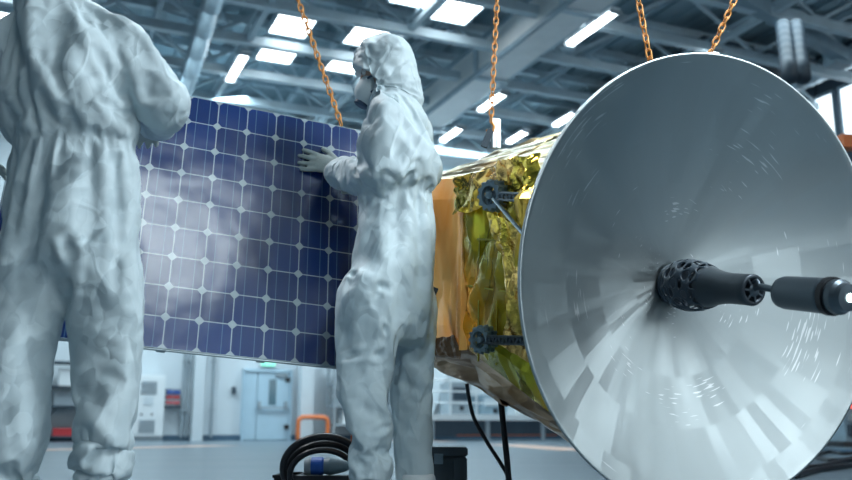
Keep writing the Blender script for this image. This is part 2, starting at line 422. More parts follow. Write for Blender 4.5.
# salmon strips laid on the floor
def strip(p, q, w, name, label):
    p = Vector(p); q = Vector(q); d = (q-p).normalized(); s = Vector((-d.y, d.x, 0))*w/2
    bm = BM(); up = Vector((0, 0, .004))
    hexa(bm, [p-s, q-s, q+s, p+s, p-s+up, q-s+up, q+s+up, p+s+up])
    return struct(obj(name, bm, M['lineo']))
def G(px, py):
    d = c2d((px-426)/F, (240-py)/F, 1); return CAM+d*(-.31/d.z)
strip(G(-20, 451.6), G(222, 445.6), .85, 'trim_1', '')
strip(G(330, 440.6), G(451, 441.8), .7, 'trim_2', '')
strip(G(503, 444.6), G(585, 450.6), .85, 'trim_3', '')

# double door
d = thing('double_door', 'pale blue steel double door with a narrow window and push bar in the back wall', 'door', B(7, 28.9, 0))
d['kind'] = 'structure'; d.name = 'door_1'
bm = BM()
bbox(bm, 6.2, 6.27, 28.82, 29, 0, 2.2); bbox(bm, 7.73, 7.8, 28.82, 29, 0, 2.2); bbox(bm, 6.2, 7.8, 28.82, 29, 2.15, 2.24)
obj('door_frame', bm, M['door'], d)
bm = BM(); bbox(bm, 6.28, 6.66, 28.86, 28.95, .02, 2.14); obj('door_leaf', bm, M['door'], d)
bm = BM(); bbox(bm, 6.68, 7.72, 28.86, 28.95, .02, 2.14); lf = obj('door_leaf', bm, M['door'], d)
bm = BM(); bbox(bm, 7.05, 7.28, 28.84, 28.87, 1.12, 1.92); g = obj('door_window', bm, M['doorglass'], lf)
bm = BM(); bar(bm, B(6.72, 28.78, 1.02), B(7.62, 28.78, 1.02), .04, .05)
for b in (6.74, 7.6): bbox(bm, b-.04, b+.04, 28.76, 28.87, .98, 1.22)
obj('push_bar', bm, M['grey'], lf)
for z in (1.85, .35):
    bm = BM(); bbox(bm, 7.58, 7.75, 28.82, 28.87, z, z+.14); obj('hinge', bm, M['black'], lf)
bm = BM(); bbox(bm, 7.25, 7.62, 28.8, 28.87, 2.02, 2.1); obj('door_closer', bm, M['grey'], lf)
e = thing('exit_sign', 'small green lit exit sign above the pale blue double door', 'sign', B(7, 28.9, 2.34))
bm = BM(); bbox(bm, 6.74, 7.26, 28.88, 28.98, 2.32, 2.56); obj('housing', bm, M['white'], e)
bm = BM(); bbox(bm, 6.78, 7.22, 28.86, 28.885, 2.35, 2.53); obj('lit_face', bm, M['green'], e)
bm = BM()                                # arrow and running figure marks
bbox(bm, 6.84, 6.98, 28.85, 28.865, 2.43, 2.46); bbox(bm, 6.95, 6.99, 28.85, 28.865, 2.40, 2.49); bbox(bm, 7.06, 7.1, 28.85, 28.865, 2.39, 2.5); bbox(bm, 7.03, 7.15, 28.85, 28.865, 2.44, 2.46)
obj('pictogram', bm, M['white'], e)

# wall column and pipes
for b0, b1, lab, nm, mt in ((8.0, 8.42, 'pale square pillar against the back wall right of the door', 'wall_pillar', 'wall'), (4.62, 4.95, 'pale flat pillar between the pipes and the door', 'wall_pillar', 'wall')):
    bm = BM(); bbox(bm, b0, b1, 28.45, 28.88, 0, 10.9); tag(obj(nm, bm, M[mt]), lab, 'pillar')
pp = [(4.36, .05, 'thin grey conduit beside the red and blue socket board'), (4.50, .035, 'second thin conduit, nearest the flat pillar'), (5.25, .045, 'grey conduit on the wall right of the flat pillar'), (2.2, .05, 'thin conduit left of the control cabinet')]
for b, r, lab in pp:
    bm = BM(); tube(bm, [B(b, 28.8, .1), B(b, 28.8, 9.3)], r, 10)
    for z in (.9, 2.4, 4.5): bbox(bm, b-.06, b+.06, 28.72, 28.9, z, z+.06)
    tag(obj('conduit', bm, M['grey'], smooth=False), lab, 'pipe', 'conduits on the back wall')
# switch on the wall
bm = BM(); bbox(bm, 5.88, 6.0, 28.9, 28.98, 1.45, 1.66); tag(obj('wall_switch', bm, M['steel_dark']), 'small dark switch on the bare wall left of the door', 'switch')
# control cabinet
k = thing('control_cabinet', 'tall white control cabinet with two louvre panels against the back wall', 'cabinet', B(3.2, 28.5, 0))
bm = BM(); bbox(bm, 2.75, 3.75, 28.35, 28.88, .12, 1.95); obj('body', bm, M['white'], k)
bm = BM(); bbox(bm, 2.75, 3.75, 28.37, 28.88, 0, .12); obj('plinth', bm, M['grey'], k)
bm = BM(); bbox(bm, 2.79, 3.71, 28.32, 28.355, .16, 1.91); dr = obj('door', bm, M['white'], k)
for z in (.25, 1.38):
    bm = BM()
    for j in range(7): bbox(bm, 3.05, 3.5, 28.30, 28.325, z+j*.055, z+j*.055+.035)
    obj('louvre', bm, M['grey'], dr)
bm = BM(); bbox(bm, 2.86, 2.9, 28.28, 28.325, .85, 1.1); obj('handle', bm, M['black'], dr)
for b in (3.1, 3.4):
    bm = BM(); lathe(bm, B(b, 28.33, .78), B(0, -1, 0), [(0, .03), (.03, .03)], 12); obj('button', bm, M['black'], dr)
bm = BM(); bbox(bm, 3.15, 3.42, 28.305, 28.325, 1.05, 1.3); obj('notice', bm, M['wall'], dr)
# socket board
k = thing('socket_board', 'wall board of red sockets under blue covers beside the white cabinet', 'socket board', B(4.0, 28.8, 1.0))
bm = BM(); bbox(bm, 3.82, 4.27, 28.78, 28.9, 1.02, 1.56); bbox(bm, 3.78, 4.3, 28.7, 28.9, .98, 1.03); obj('back_plate', bm, M['steel_dark'], k)
for i in range(2):
    b = 3.84+i*.215
    bm = BM(); bbox(bm, b, b+.19, 28.68, 28.79, 1.4, 1.52); obj('blue_cover', bm, M['blue'], k)
    for j in range(2):
        for z in (1.08, 1.25):
            bm = BM(); lathe(bm, B(b+.045+j*.1, 28.79, z+.06), B(0, -1, 0), [(0, .05), (.1, .045)], 12); obj('red_socket', bm, M['red'], k)
    bm = BM(); bbox(bm, b-.01, b+.20, 28.76, 28.79, 1.05, 1.54); obj('panel', bm, M['wall'], k)
# orange guard rail by the column
bm = BM(); tube(bm, smoothpath([B(7.84, 28.1, 0), B(7.84, 28.1, .56), B(7.9, 28.1, .68), B(8.02, 28.1, .72), B(8.62, 28.1, .72), B(8.74, 28.1, .68), B(8.8, 28.1, .56), B(8.8, 28.1, 0)], 5), .07, 12)
tag(obj('guard_rail', bm, M['orange'], smooth=True), 'orange tubular hoop guard standing on the floor by the pillar', 'guard rail')

# shelving
def rack(name, label, b0, b1, a, hs, H, n, m='grey'):
    k = thing(name, label, 'rack', B((b0+b1)/2, a+.3, 0))
    for b in [b0+(b1-b0)*i/n for i in range(n+1)]:
        for aa in (a, a+.7):
            bm = BM(); bbox(bm, b-.035, b+.035, aa-.035, aa+.035, 0, H); obj('post', bm, M[m], k)
    for z in hs:
        bm = BM(); bbox(bm, b0-.02, b1+.02, a-.02, a+.72, z, z+.06); obj('shelf', bm, M[m], k)
    bm = BM()
    for i in range(n):
        x0 = b0+(b1-b0)*i/n; x1 = b0+(b1-b0)*(i+1)/n
        bar(bm, B(x0, a+.7, hs[0]), B(x1, a+.7, hs[-1]), .025, .025)
    obj('cross_brace', bm, M[m], k)
    return k
rack('storage_rack', 'grey storage rack right of the pillar with a white box on it', 8.98, 10.9, 28.0, (.45, 1.05, 1.75, 2.5), 3.1, 2)
for b, z, w, h, m, lab in ((9.3, .51, .42, .42, 'white', 'white box on the lower shelf of the rack near the orange guard'), (9.95, .51, .5, .3, 'blue', 'blue bin on the lower shelf of the rack near the orange guard'), (9.1, 1.11, .35, .3, 'grey', 'grey crate on the middle shelf near the orange guard'), (9.9, 1.11, .6, .45, 'white', 'wide white carton on the middle shelf near the orange guard')):
    bm = BM(); bbox(bm, b, b+w, 28.1, 28.6, z, z+h); bbox(bm, b-.01, b+w+.01, 28.09, 28.61, z+h-.05, z+h); tag(obj('box', bm, M[m]), lab, 'box')
rack('storage_rack', 'dark storage rack far left, seen between the legs of the nearer worker', .0, 1.9, 28.0, (.1, .95, 1.5, 2.2), 2.9, 1, 'steel_dark')
for b, z, w, h, m, lab in ((.75, 1.56, .7, .5, 'white', 'white carton on the top of the rack seen between the worker\'s legs'), (.65, 1.01, .9, .34, 'grey', 'grey carton on the rack seen between the worker\'s legs'), (.7, .16, .9, .22, 'red', 'red tray at the foot of the rack seen between the worker\'s legs')):
    bm = BM(); bbox(bm, b, b+w, 28.1, 28.6, z, z+h); bbox(bm, b-.01, b+w+.01, 28.09, 28.61, z+h-.05, z+h); tag(obj('box', bm, M[m]), lab, 'box')

# long white work platform, machines, railings right of centre
k = thing('work_platform', 'long low work platform with a white deck and dark skirt behind the satellite', 'platform', B(14.6, 26.6, 0))
bm = BM(); bbox(bm, 10.9, 18.6, 25.6, 27.4, .62, .80); obj('deck', bm, M['white'], k)
bm = BM(); bbox(bm, 11.0, 18.5, 25.7, 27.3, .12, .62); obj('skirt', bm, M['steel_dark'], k)
bm = BM(); bbox(bm, 12.2, 15.8, 25.66, 25.7, .15, .18); obj('stripe', bm, M['rust'], k)
for b in (11.3, 13.2, 15.2, 17.2, 18.2):
    bm = BM(); bbox(bm, b, b+.12, 25.62, 25.70, 0, .62); obj('leg', bm, M['grey'], k)
for i, (b, w, h, m, lab) in enumerate(((12.2, .7, 1.0, 'grey', 'grey machine housing with a round dial at the left end of the platform'), (13.3, .9, .62, 'steel_mid', 'low blue-grey machine on the platform, next to the dial housing'), (14.5, .6, .95, 'white', 'narrow white machine mid platform'), (15.5, 1.1, .72, 'grey', 'wide grey machine right of mid platform'), (17.1, .8, 1.15, 'white', 'tall white machine at the right end of the platform'))):
    mm = thing('machine', lab, 'machine', B(b+w/2, 26.5, .8))
    bm = BM(); bbox(bm, b, b+w, 26.1, 26.9, .8, .8+h); obj('housing', bm, M[m], mm)
    bm = BM(); bbox(bm, b+.08, b+w-.08, 26.06, 26.1, .8+h*.45, .8+h*.85); obj('front_panel', bm, M['steel_dark' if m != 'steel_mid' else 'wall'], mm)
    bm = BM(); lathe(bm, B(b+w*.5, 26.06, .8+h*.2), B(0, -1, 0), [(0, .07), (.05, .07)], 14); obj('dial', bm, M['black'], mm)
    bm = BM(); bbox(bm, b+w*.2, b+w*.6, 26.3, 26.6, .8+h, .8+h+.12); obj('vent', bm, M['wall'], mm)
k = thing('safety_railing', 'pale tubular railing along the front of the platform', 'railing', B(13, 25.8, .8))
for b in (11.1, 12.0, 12.9, 13.8, 14.7, 15.6, 16.5):
    bm = BM(); tube(bm, [B(b, 25.7, .8), B(b, 25.7, 1.85)], .03, 8); obj('post', bm, M['white'], k)
for z in (1.15, 1.5, 1.85):
    bm = BM(); tube(bm, [B(11.1, 25.7, z), B(16.5, 25.7, z)], .028, 8); obj('rail', bm, M['white'], k)
# tent-like sloped cover at the left of the platform
bm = BM(); pts = [B(11.0, 27.6, 0), B(11.9, 27.6, 0), B(11.9, 28.6, 0), B(11.0, 28.6, 0), B(11.4, 27.8, 3.4), B(13.4, 27.8, 3.4), B(13.4, 28.4, 3.4), B(11.1, 28.4, 3.4)]
hexa(bm, pts); tag(obj('equipment_cover', bm, M['wall']), 'sloping pale cover standing behind the left end of the platform', 'cover')

# electronics rack right edge
k = thing('electronics_rack', 'dark electronics rack with red and green lights at the right edge', 'rack', B(12.6, 12.2, 0))
X0 = W(836, 425, 18.0)
def P2(px, py, Y): return W(px, py, Y)
def wbox(bm, x0, x1, y0, y1, z0, z1):
    hexa(bm, [Vector(p) for p in ((x0, y0, z0), (x1, y0, z0), (x1, y1, z0), (x0, y1, z0), (x0, y0, z1), (x1, y0, z1), (x1, y1, z1), (x0, y1, z1))]); return bm
k.location = (8.6, 18.4, 0)
bm = BM(); wbox(bm, 8.2, 9.6, 18, 18.8, .1, 1.35); obj('cabinet', bm, M['steel_mid'], k)
bm = BM(); wbox(bm, 8.1, 9.7, 17.9, 18.9, 0, .1); obj('plinth', bm, M['black'], k)
for i in range(4):
    bm = BM(); wbox(bm, 8.25, 9.5, 17.93, 18.0, .2+i*.28, .42+i*.28); obj('drawer_unit', bm, M['grey' if i % 2 else 'steel_dark'], k)
for i, (x, z, m) in enumerate(((8.34, .78, 'redled'), (8.62, .60, 'greenled'), (8.5, 1.02, 'led'), (8.75, .78, 'redled'), (8.4, .60, 'greenled'))):
    bm = BM(); lathe(bm, Vector((x, 17.93, z)), (0, -1, 0), [(0, .045), (.02, .03)], 12); obj('indicator_lamp', bm, M[m], k)
# blue floor mat + orange hoist beam
bm = BM(); wbox(bm, 6.2, 10.4, 12.6, 14.4, 0, .02); tag(obj('floor_mat', bm, mat('blue_mat', (.02, .10, .18), .5, var=.1)), 'dark blue mat on the floor at the lower right edge', 'mat')
p = W(842, 142, 14)
bm = BM(); bar(bm, p+Vector((-.05, 0, 0)), p+Vector((3.2, .9, .1)), .22, .22)
hb = thing('jib_crane', 'orange jib crane arm reaching in at the right edge', 'crane', (p.x+3.0, p.y+.85, 0))
obj('arm', bm, M['orange'], hb)
bm = BM(); tube(bm, [(p.x+3.0, p.y+.85, 0), (p.x+3.0, p.y+.85, p.z+.3)], .14, 14); obj('mast', bm, M['orange'], hb)

# ---------------------------------------------------------------- roof steel
names_t = ['nearest', 'second nearest', 'third nearest', 'fourth nearest', 'fifth nearest', 'sixth nearest', 'second farthest', 'farthest']
for i, a in enumerate((14.1, 16.15, 18.2, 20.25, 22.3, 24.35, 26.4, 28.3)):
    k = thing('roof_truss', '%s of the pale steel roof trusses crossing the hall' % names_t[i], 'truss', B(3, a, 9.4), 'roof trusses')
    bm = BM(); bar(bm, B(-13.8, a, 9.5), B(20.3, a, 9.5), .2, .22); obj('bottom_chord', bm, M['steel_pale'], k)
    bm = BM(); bar(bm, B(-13.8, a, 10.95), B(20.3, a, 10.95), .2, .2); obj('top_chord', bm, M['steel_pale'], k)
    n = 16; st = 34.0/n
    for j in range(n):
        b = -13.7+j*st; up = j % 2 == 0
        bm = BM(); bar(bm, B(b, a, 9.58 if up else 10.87), B(b+st, a, 10.87 if up else 9.58), .08, .08); obj('brace', bm, M['steel_pale'], k)
for j, b in enumerate((-9, -4.5, .3, 2.2, 6.9, 9.0, 12.4, 13.6, 16.4, 18.4)):
    bm = BM(); bar(bm, B(b, -10, 10.72), B(b, 28.8, 10.72), .12, .18)
    k = tag(obj('roof_purlin', bm, M['steel_mid' if j % 2 else 'steel_pale'], loc=B(b, 20, 10.6)), '%s roof purlin counted from the left, running down the hall' % ['first', 'second', 'third', 'fourth', 'fifth', 'sixth', 'seventh', 'eighth', 'ninth', 'tenth'][j], 'purlin', 'roof purlins')
    k2 = k
# cross bracing pieces between purlins
for i, a in enumerate((17.2, 19.2, 21.3, 23.3, 25.4, 27.3)):
    k = thing('wind_bracing', 'thin crossed roof bracing rods in the %s bay of the roof' % ['nearest visible', 'second', 'third', 'fourth', 'fifth', 'farthest'][i], 'bracing', B(3, a, 9.9), 'wind bracing rods')
    for j in range(4):
        b = -6.3+j*4.2
        bm = BM(); bar(bm, B(b, a-.9, 10.9), B(b+1.5, a+.9, 9.75), .05, .05); obj('rod', bm, M['steel_pale'], k)
        bm = BM(); bar(bm, B(b+1.5, a-.9, 9.8), B(b, a+.9, 10.85), .05, .05); obj('rod', bm, M['steel_mid'], k)
# crane girder
k = thing('crane_girder', 'broad white crane girder running diagonally overhead', 'girder', B(10.2, 20, 9.0))
bm = BM(); bbox(bm, 9.75, 10.55, 6, 28.6, 9.1, 9.9); obj('box_beam', bm, M['girder'], k)
bm = BM(); bbox(bm, 9.66, 10.64, 6, 28.6, 9.9, 9.98); obj('top_flange', bm, M['steel_mid'], k)
bm = BM(); bbox(bm, 9.60, 9.68, 6, 28.6, 9.0, 9.12); obj('rail', bm, M['steel_mid'], k)
for a in (15.0, 19.1, 23.2, 27.2):
    bm = BM(); bbox(bm, 9.68, 10.62, a, a+.14, 9.02, 9.98); obj('stiffener', bm, M['steel_pale'], k)
# light rails + fluorescent fittings
for b, lab in ((4.15, 'light rail at the left carrying one bright fitting'), (11.0, 'light rail just right of the white girder'), (14.63, 'light rail at the right above the dish'), (7.5, 'light rail between the skylights and the girder'), (.6, 'leftmost light rail in the upper left corner')):
    bm = BM(); bar(bm, B(b, 6, 9.52), B(b, 28.6, 9.52), .14, .12); bar(bm, B(b-.12, 6, 9.66), B(b-.12, 28.6, 9.66), .05, .05)
    tag(obj('light_rail', bm, M['steel_pale'], loc=B(b, 18, 9.46)), lab, 'rail')
def lampf(b, a, L, lab, z=9.36):
    k = thing('ceiling_light', lab, 'light', B(b, a, z-.1), 'fluorescent ceiling lights')
    bm = BM(); bbox(bm, b-.12, b+.12, a-L/2, a+L/2, z, z+.08); obj('housing', bm, M['white'], k)
    bm = BM()
    for s in (-.05, .05): tube(bm, [B(b+s, a-L/2+.05, z-.035), B(b+s, a+L/2-.05, z-.035)], .038, 10)
    obj('tubes', bm, M['lamp'], k)
    for s in (-1, 1):
        bm = BM(); bbox(bm, b-.15, b+.15, a+s*L/2-.03, a+s*L/2+.03, z-.09, z); obj('end_cap', bm, M['grey'], k)
for b, a, L, lab in ((4.17, 21.6, 1.9, 'bright tube light at the left, between the duct and the skylights'), (11.15, 16.1, 1.9, 'bright tube light upper middle, on the rail right of the girder'), (14.65, 16.9, 2.0, 'bright tube light just above the top of the dish'), (11.25, 21.2, 1.5, 'tube light just right of the second chain'), (11.4, 24.2, 1.4, 'small far tube light above the middle worker\'s back'), (13.4, 23.6, 1.2, 'small far tube light over the foil body'), (13.9, 21.6, 1.2, 'small tube light right of the far one, near the dish rim'), (.6, 15.6, 1.6, 'tube light at the far upper left behind the hood'), (11.2, 26.6, 1.2, 'farthest small tube light between worker and foil body'), (.6, 10, 2, 'tube light overhead left'), (7.5, 10, 2, 'tube light overhead centre'), (14.6, 10, 2, 'tube light overhead right')):
    lampf(b, a, L, lab)
# skylights
SK = [(5.02, 19.55, 'nearer of the left pair', 9.72), (5.1, 21.25, 'farther of the left pair', 9.72), (6.85, 19.4, 'just above the worker\'s hood', 9.72), (6.95, 21.2, 'left of the worker\'s hood', 9.72), (7.1, 16.9, 'at the top edge of the picture, left one', 9.72), (8.3, 17.3, 'at the top edge of the picture, right one', 9.72), (-1.3, 20.2, 'in the upper left corner behind the hood', 9.72), (-1.25, 22.0, 'at the left edge below the corner one', 9.72)]
for b, a, lab, z in SK:
    k = thing('skylight', 'bright white square ceiling panel, ' + lab, 'ceiling panel', B(b, a, z), 'square ceiling light panels')
    w = .44; h = .52
    bm = BM(); bbox(bm, b-w, b+w, a-h, a+h, z+.02, z+.06); obj('diffuser', bm, M['sky'], k)
    bm = BM()
    for x in (-w-.05, w): bbox(bm, b+x, b+x+.05, a-h-.05, a+h+.05, z-.01, z+.14)
    for y in (-h-.05, h): bbox(bm, b-w, b+w, a+y, a+y+.05, z-.01, z+.14)
    bbox(bm, b-w, b+w, a-.015, a+.015, z, z+.02); bbox(bm, b-w, b+w, a-h, a+h, z+.06, z+.12)
    obj('frame', bm, M['steel_pale'], k)
for i, (b0, b1, a0, a1) in enumerate(((.2, 3.3, -11.0, -7.2), (9.0, 14.5, -12.5, -7.0), (12, 15, 0, 3))):
    k = thing('roof_lantern', 'large bright roof lantern behind the viewer, %s' % ['the one mirrored in the solar panel', 'the broad one to the right', 'the small one nearest the right wall'][i], 'skylight', B((b0+b1)/2, (a0+a1)/2, 11.0), 'roof lanterns')
    bm = BM(); bbox(bm, b0, b1, a0, a1, 10.96, 11.02); obj('pane', bm, M['skypan' if i == 0 else 'skybig'], k)
    bm = BM()
    for b in (b0-.08, b1): bbox(bm, b, b+.08, a0, a1, 10.9, 11.12)
    for a in (a0-.08, a1): bbox(bm, b0-.08, b1+.08, a, a+.08, 10.9, 11.12)
    obj('frame', bm, M['steel_pale'], k)
# ducts
def duct(name, lab, p, q, r, m='galv', step=.28):
    p = Vector(p); q = Vector(q); L = (q-p).length; n = int(L/step); prof = [(0, r)]
    for i in range(n):
        t = i*step; prof += [(t+.01, r), (t+.05, r*1.06), (t+.09, r)]
    prof.append((L, r)); bm = BM(); lathe(bm, p, q-p, prof, 20)
    return tag(obj(name, bm, M[m], smooth=True), lab, 'duct')
duct('ventilation_duct', 'round galvanised duct overhead at the left, behind the worker\'s shoulder', B(2.75, 15.5, 9.2), B(3.2, 24.5, 9.2), .22, step=1.3)
duct('ventilation_duct', 'ribbed duct along the right wall above the windows', B(19.65, 13, 10.2), B(19.65, 24, 10.2), .3)
duct('ventilation_duct', 'ribbed duct drop at upper right, left one', W(783, 25, 17.5), W(790, 78, 16.2), .15, 'steel_dark')
duct('ventilation_duct', 'ribbed duct drop at upper right, right one', W(796, 25, 17.5), W(803, 78, 16.2), .15, 'steel_dark')
bm = BM(); p, q = B(12.6, 13.6, 9.6), B(18.2, 15.2, 9.45); bar(bm, p, q, .28, .34); bar(bm, q+Vector((-.6, -.2, -.05)), q+Vector((-.1, -.05, -.05)), .4, .42)
tag(obj('roof_beam', bm, M['steel_mid']), 'dark blue-grey beam crossing the upper right corner', 'beam')
for i, (b, lab) in enumerate(((15.2, 'first dark sheet added as roof shade above the dish'), (17.4, 'second dark sheet added as roof shade in the upper right corner'))):  # added dark sheets hide the roof so the unlit corner stays dark
    bm = BM(); bbox(bm, b, b+1.7, 17.0, 28.5, 10.2, 10.3)
    for j in range(7): bbox(bm, b+.1+j*.21, b+.18+j*.21, 17.0, 28.5, 10.12, 10.2)
    tag(obj('roof_shade_sheet', bm, M['steel_dark']), lab, 'ceiling panel', 'dark sheets for roof shade')

# ================================================================ SOLAR PANEL
CELL = .118
pp0 = Vector((-.77610739, -.31890109, 2.64542418))*(CELL/.1)
pu = Vector((.92358477, -.14904825, .35323617)); pv = Vector((-.02533997, .89559347, .44415112))
PO = c2w(*pp0); PU = c2d(*pu); PV = (c2d(*pv)-PU*c2d(*pv).dot(PU)).normalized(); PN = PU.cross(PV)
if PN.y > 0: PN = -PN                    # towards the viewer
def PP(i, j, n=0.0): return PO+PU*(i*CELL)+PV*(j*CELL)+PN*n
def panel():
    I0, I1, J0, J1 = -5, 7, 0, 9
    k = thing('solar_panel', 'large dark blue solar panel of square cells held upright by both workers', 'solar panel', PP(1, 0))
    L = k.location
    bm = BM(); uvl = bm.loops.layers.uv.new('UVMap')
    q = [(I0, J0), (I1, J0), (I1, J1), (I0, J1)]
    fr = [bm.verts.new(PP(i, j, 0)-L) for i, j in q]; bk = [bm.verts.new(PP(i, j, -.006)-L) for i, j in q]
    faces = [(fr, q), (bk[::-1], q[::-1])]
    for a in range(4):
        b = (a+1) % 4; faces.append(([fr[a], bk[a], bk[b], fr[b]], [q[a], q[a], q[b], q[b]]))
    for vs, uvs in faces:
        f = bm.faces.new(vs)
        for lp, u in zip(f.loops, uvs): lp[uvl].uv = (u[0]+20, u[1]+20)
    for v in bm.verts: v.co += L
    obj('cell_laminate', bm, M['solar'], k)
    bm = BM(); 
    cn = [PP(i, j, -.012) for i, j in q]
    for a in range(4): bar(bm, cn[a], cn[(a+1) % 4], .008, .014, PN)
    obj('edge_frame', bm, M['alu'], k)
    bm = BM()
    for i in (-3, 0, 3, 6): bar(bm, PP(i, J0, -.03), PP(i, J1, -.03), .03, .03, PN)
    for j in (2, 7): bar(bm, PP(I0, j, -.04), PP(I1, j, -.04), .03, .03, PN)
    obj('rear_stiffener', bm, M['alu'], k)
    bm = BM(); 
    tube(bm, [PP(5.9, 8.7, -.02), PP(5.9, 9.12, -.03)], .008, 8); obj('lifting_lug', bm, M['alu'], k)
panel()

# ================================================================ SATELLITE
SO = c2w(.96666, -.13400, 2.98356)
SA = c2d(-.4513, -.03, 1).normalized()
_e1 = Vector((.91147755, 0, .41134982)); E1 = c2d(*_e1); E1 = (E1-SA*E1.dot(SA)).normalized(); E2 = E1.cross(SA)
if E2.z < 0: E2 = -E2
def S(t, u, v): return SO+SA*t+E1*u+E2*v
sat = thing('satellite', 'satellite body wrapped in gold and copper foil hanging from chains', 'satellite', S(.9, 0, -.7))

RING = {   # octagonal sections: side top, side bottom, under bottom, far bottom..., top
 .16: [(-.55, .37), (-.55, -.42), (-.26, -.60), (.22, -.60), (.55, -.38), (.55, .38), (.10, .60), (-.10, .60)],
 .80: [(-.50, .40), (-.525, -.265), (-.30, -.50), (.20, -.55), (.5, -.30), (.5, .40), (.08, .60), (-.06, .60)],
 1.45: [(-.475, .44), (-.50, -.29), (-.33, -.42), (.15, -.46), (.45, -.3), (.45, .42), (.06, .55), (-.13, .55)]}
def facet_patch(name, t0, t1, e0, m, amp, sc, seed, n=(60, 60), edge=0.0, streak=None, label=None, parent=sat, off=0.0):
    A0, A1 = RING[t0][e0], RING[t0][(e0+1) % 8]; B0, B1 = RING[t1][e0], RING[t1][(e0+1) % 8]
    G_ = []; nu, nv = n
    for i in range(nu+1):
        for j in range(nv+1):
            s = i/nu; r = j/nv
            u = (A0[0]*(1-r)+A1[0]*r)*(1-s)+(B0[0]*(1-r)+B1[0]*r)*s
            v = (A0[1]*(1-r)+A1[1]*r)*(1-s)+(B0[1]*(1-r)+B1[1]*r)*s
            G_.append((t0+(t1-t0)*s, u, v))
    G_ = np.array(G_)
    # outward normal in section plane
    nu_ = np.array([0, A1[1]-A0[1], -(A1[0]-A0[0])]); nu_ = nu_/np.linalg.norm(nu_)
    mid = np.array([0, (A0[0]+A1[0])/2, (A0[1]+A1[1])/2])
    if nu_@mid < 0: nu_ = -nu_
    Q = G_.copy()
    if streak: Q = Q*np.array(streak)
    h = paper(Q, seed, sc*.62, 7, 1.0)/.10+paper(Q+2.2, seed+3, sc*1.5, 5, .6)/.10+pnoise(Q*sc*.4, seed)*.25
    ii = np.repeat(np.arange(nu+1), nv+1)/nu; jj = np.tile(np.arange(nv+1), nu+1)/nv
    w = np.minimum(np.minimum(jj, 1-jj)*8, 1)
    D = G_+nu_*((h*amp*w-amp*.5*w+off))[:, None]
    if edge: D += np.array([1, 0, 0])*(pnoise(Q*3, seed+9)*edge)[:, None]*(0)
    bm = BM(); vs = [bm.verts.new(S(*p)) for p in D]
    for i in range(nu):
        for j in range(nv):
            a = i*(nv+1)+j; bm.faces.new((vs[a], vs[a+1], vs[a+nv+2], vs[a+nv+1]))
    me = bpy.data.meshes.new(name); bm.to_mesh(me); bm.free()
    o = finish(name, me, m, parent)
    md = o.modifiers.new('thickness', 'SOLIDIFY'); md.thickness = .004; md.offset = 0
    if label: o['label'] = label
    return o
# core structure (closed solid just under the foil)
bm = BM(); rr = []
for t in (.16, .80, 1.45):
    rr.append([bm.verts.new(S(t if t > .2 else .32, u*.95, v*.95)) for u, v in RING[t]])
for a, b in zip(rr, rr[1:]):
    for i in range(8): bm.faces.new((a[i], a[(i+1) % 8], b[(i+1) % 8], b[i]))
bm.faces.new(rr[0]); bm.faces.new(rr[-1][::-1]); obj('core', bm, M['bronze'], sat)
for t0, t1, tg_ in ((.16, .80, 'front'), (.80, 1.45, 'rear')):
    for e in range(8):
        if e == 0: m, amp, sc, st = (M['gold'], .030, 7, None) if tg_ == 'front' else (M['copper'], .016, 6, (1, 1, .5))
        elif e == 1: m, amp, sc, st = M['bronze'], .030, 9, (.22, 1, 1)
        elif e == 2: m, amp, sc, st = M['bronze'], .034, 11, (.3, 1, 1)
        elif e == 7: m, amp, sc, st = (M['silverfoil'], .024, 26, (.08, 1, 1))
        else: m, amp, sc, st = M['silverfoil'] if e > 4 else M['bronze'], .02, 7, (.6, 1, 1)
        facet_patch('foil_sheet', t0, t1, e, m, amp, sc, 10*e+(3 if tg_ == 'front' else 0), (64, 48) if e in (0, 1, 2, 7) else (24, 20), streak=st)
# crumpled gold band hanging over the upper edge of the side, a vertical strip at the seam, bronze rag along the lower edge
def ribbon(name, pts, w0, w1, nvec, m, amp, sc, seed, n=(70, 16), lay=0.0):
    """cloth band: pts = list of (t,u,v), widths along vector nvec"""
    P = [np.array(p, float) for p in pts]; nn = n[0]; G_ = []
    seg = len(P)-1
    for i in range(nn+1):
        x = i/nn*seg; k = min(int(x), seg-1); f = x-k; c = P[k]*(1-f)+P[k+1]*f
        for j in range(n[1]+1):
            r = j/n[1]; G_.append(c+np.array(nvec)*(w0+(w1-w0)*r))
    G_ = np.array(G_)
    jit = np.tile(np.minimum(np.arange(n[1]+1), np.arange(n[1]+1)[::-1])/n[1]*2, nn+1)
    h = (paper(G_, seed, sc*.9, 7, 1.0)+paper(G_+1.7, seed+2, sc*1.9, 6, .9))/.15
    D = G_.copy(); D[:, 1] -= h*amp+lay
    ed = pnoise(G_*9, seed+5)*.018*(1-jit); D[:, 2] += ed
    bm = BM(); vs = [bm.verts.new(S(*p)) for p in D]; nv = n[1]
    for i in range(nn):
        for j in range(nv):
            a = i*(nv+1)+j; bm.faces.new((vs[a], vs[a+1], vs[a+nv+2], vs[a+nv+1]))
    me = bpy.data.meshes.new(name); bm.to_mesh(me); bm.free()
    o = finish(name, me, m, sat); md = o.modifiers.new('thickness', 'SOLIDIFY'); md.thickness = .003; md.offset = 0
    return o
M['goldcrumple'] = foil('crumpled_gold_foil', (1.0, .62, .20), (.85, .62, .08), .2, 12, .25)
ribbon('crumpled_foil_band', [(.86, -.515, .36), (.6, -.525, .36), (.4, -.54, .37), (.16, -.56, .37)], -.10, .05, (0, .10, .98), M['goldcrumple'], .045, 9, 71, n=(90, 26), lay=.004)
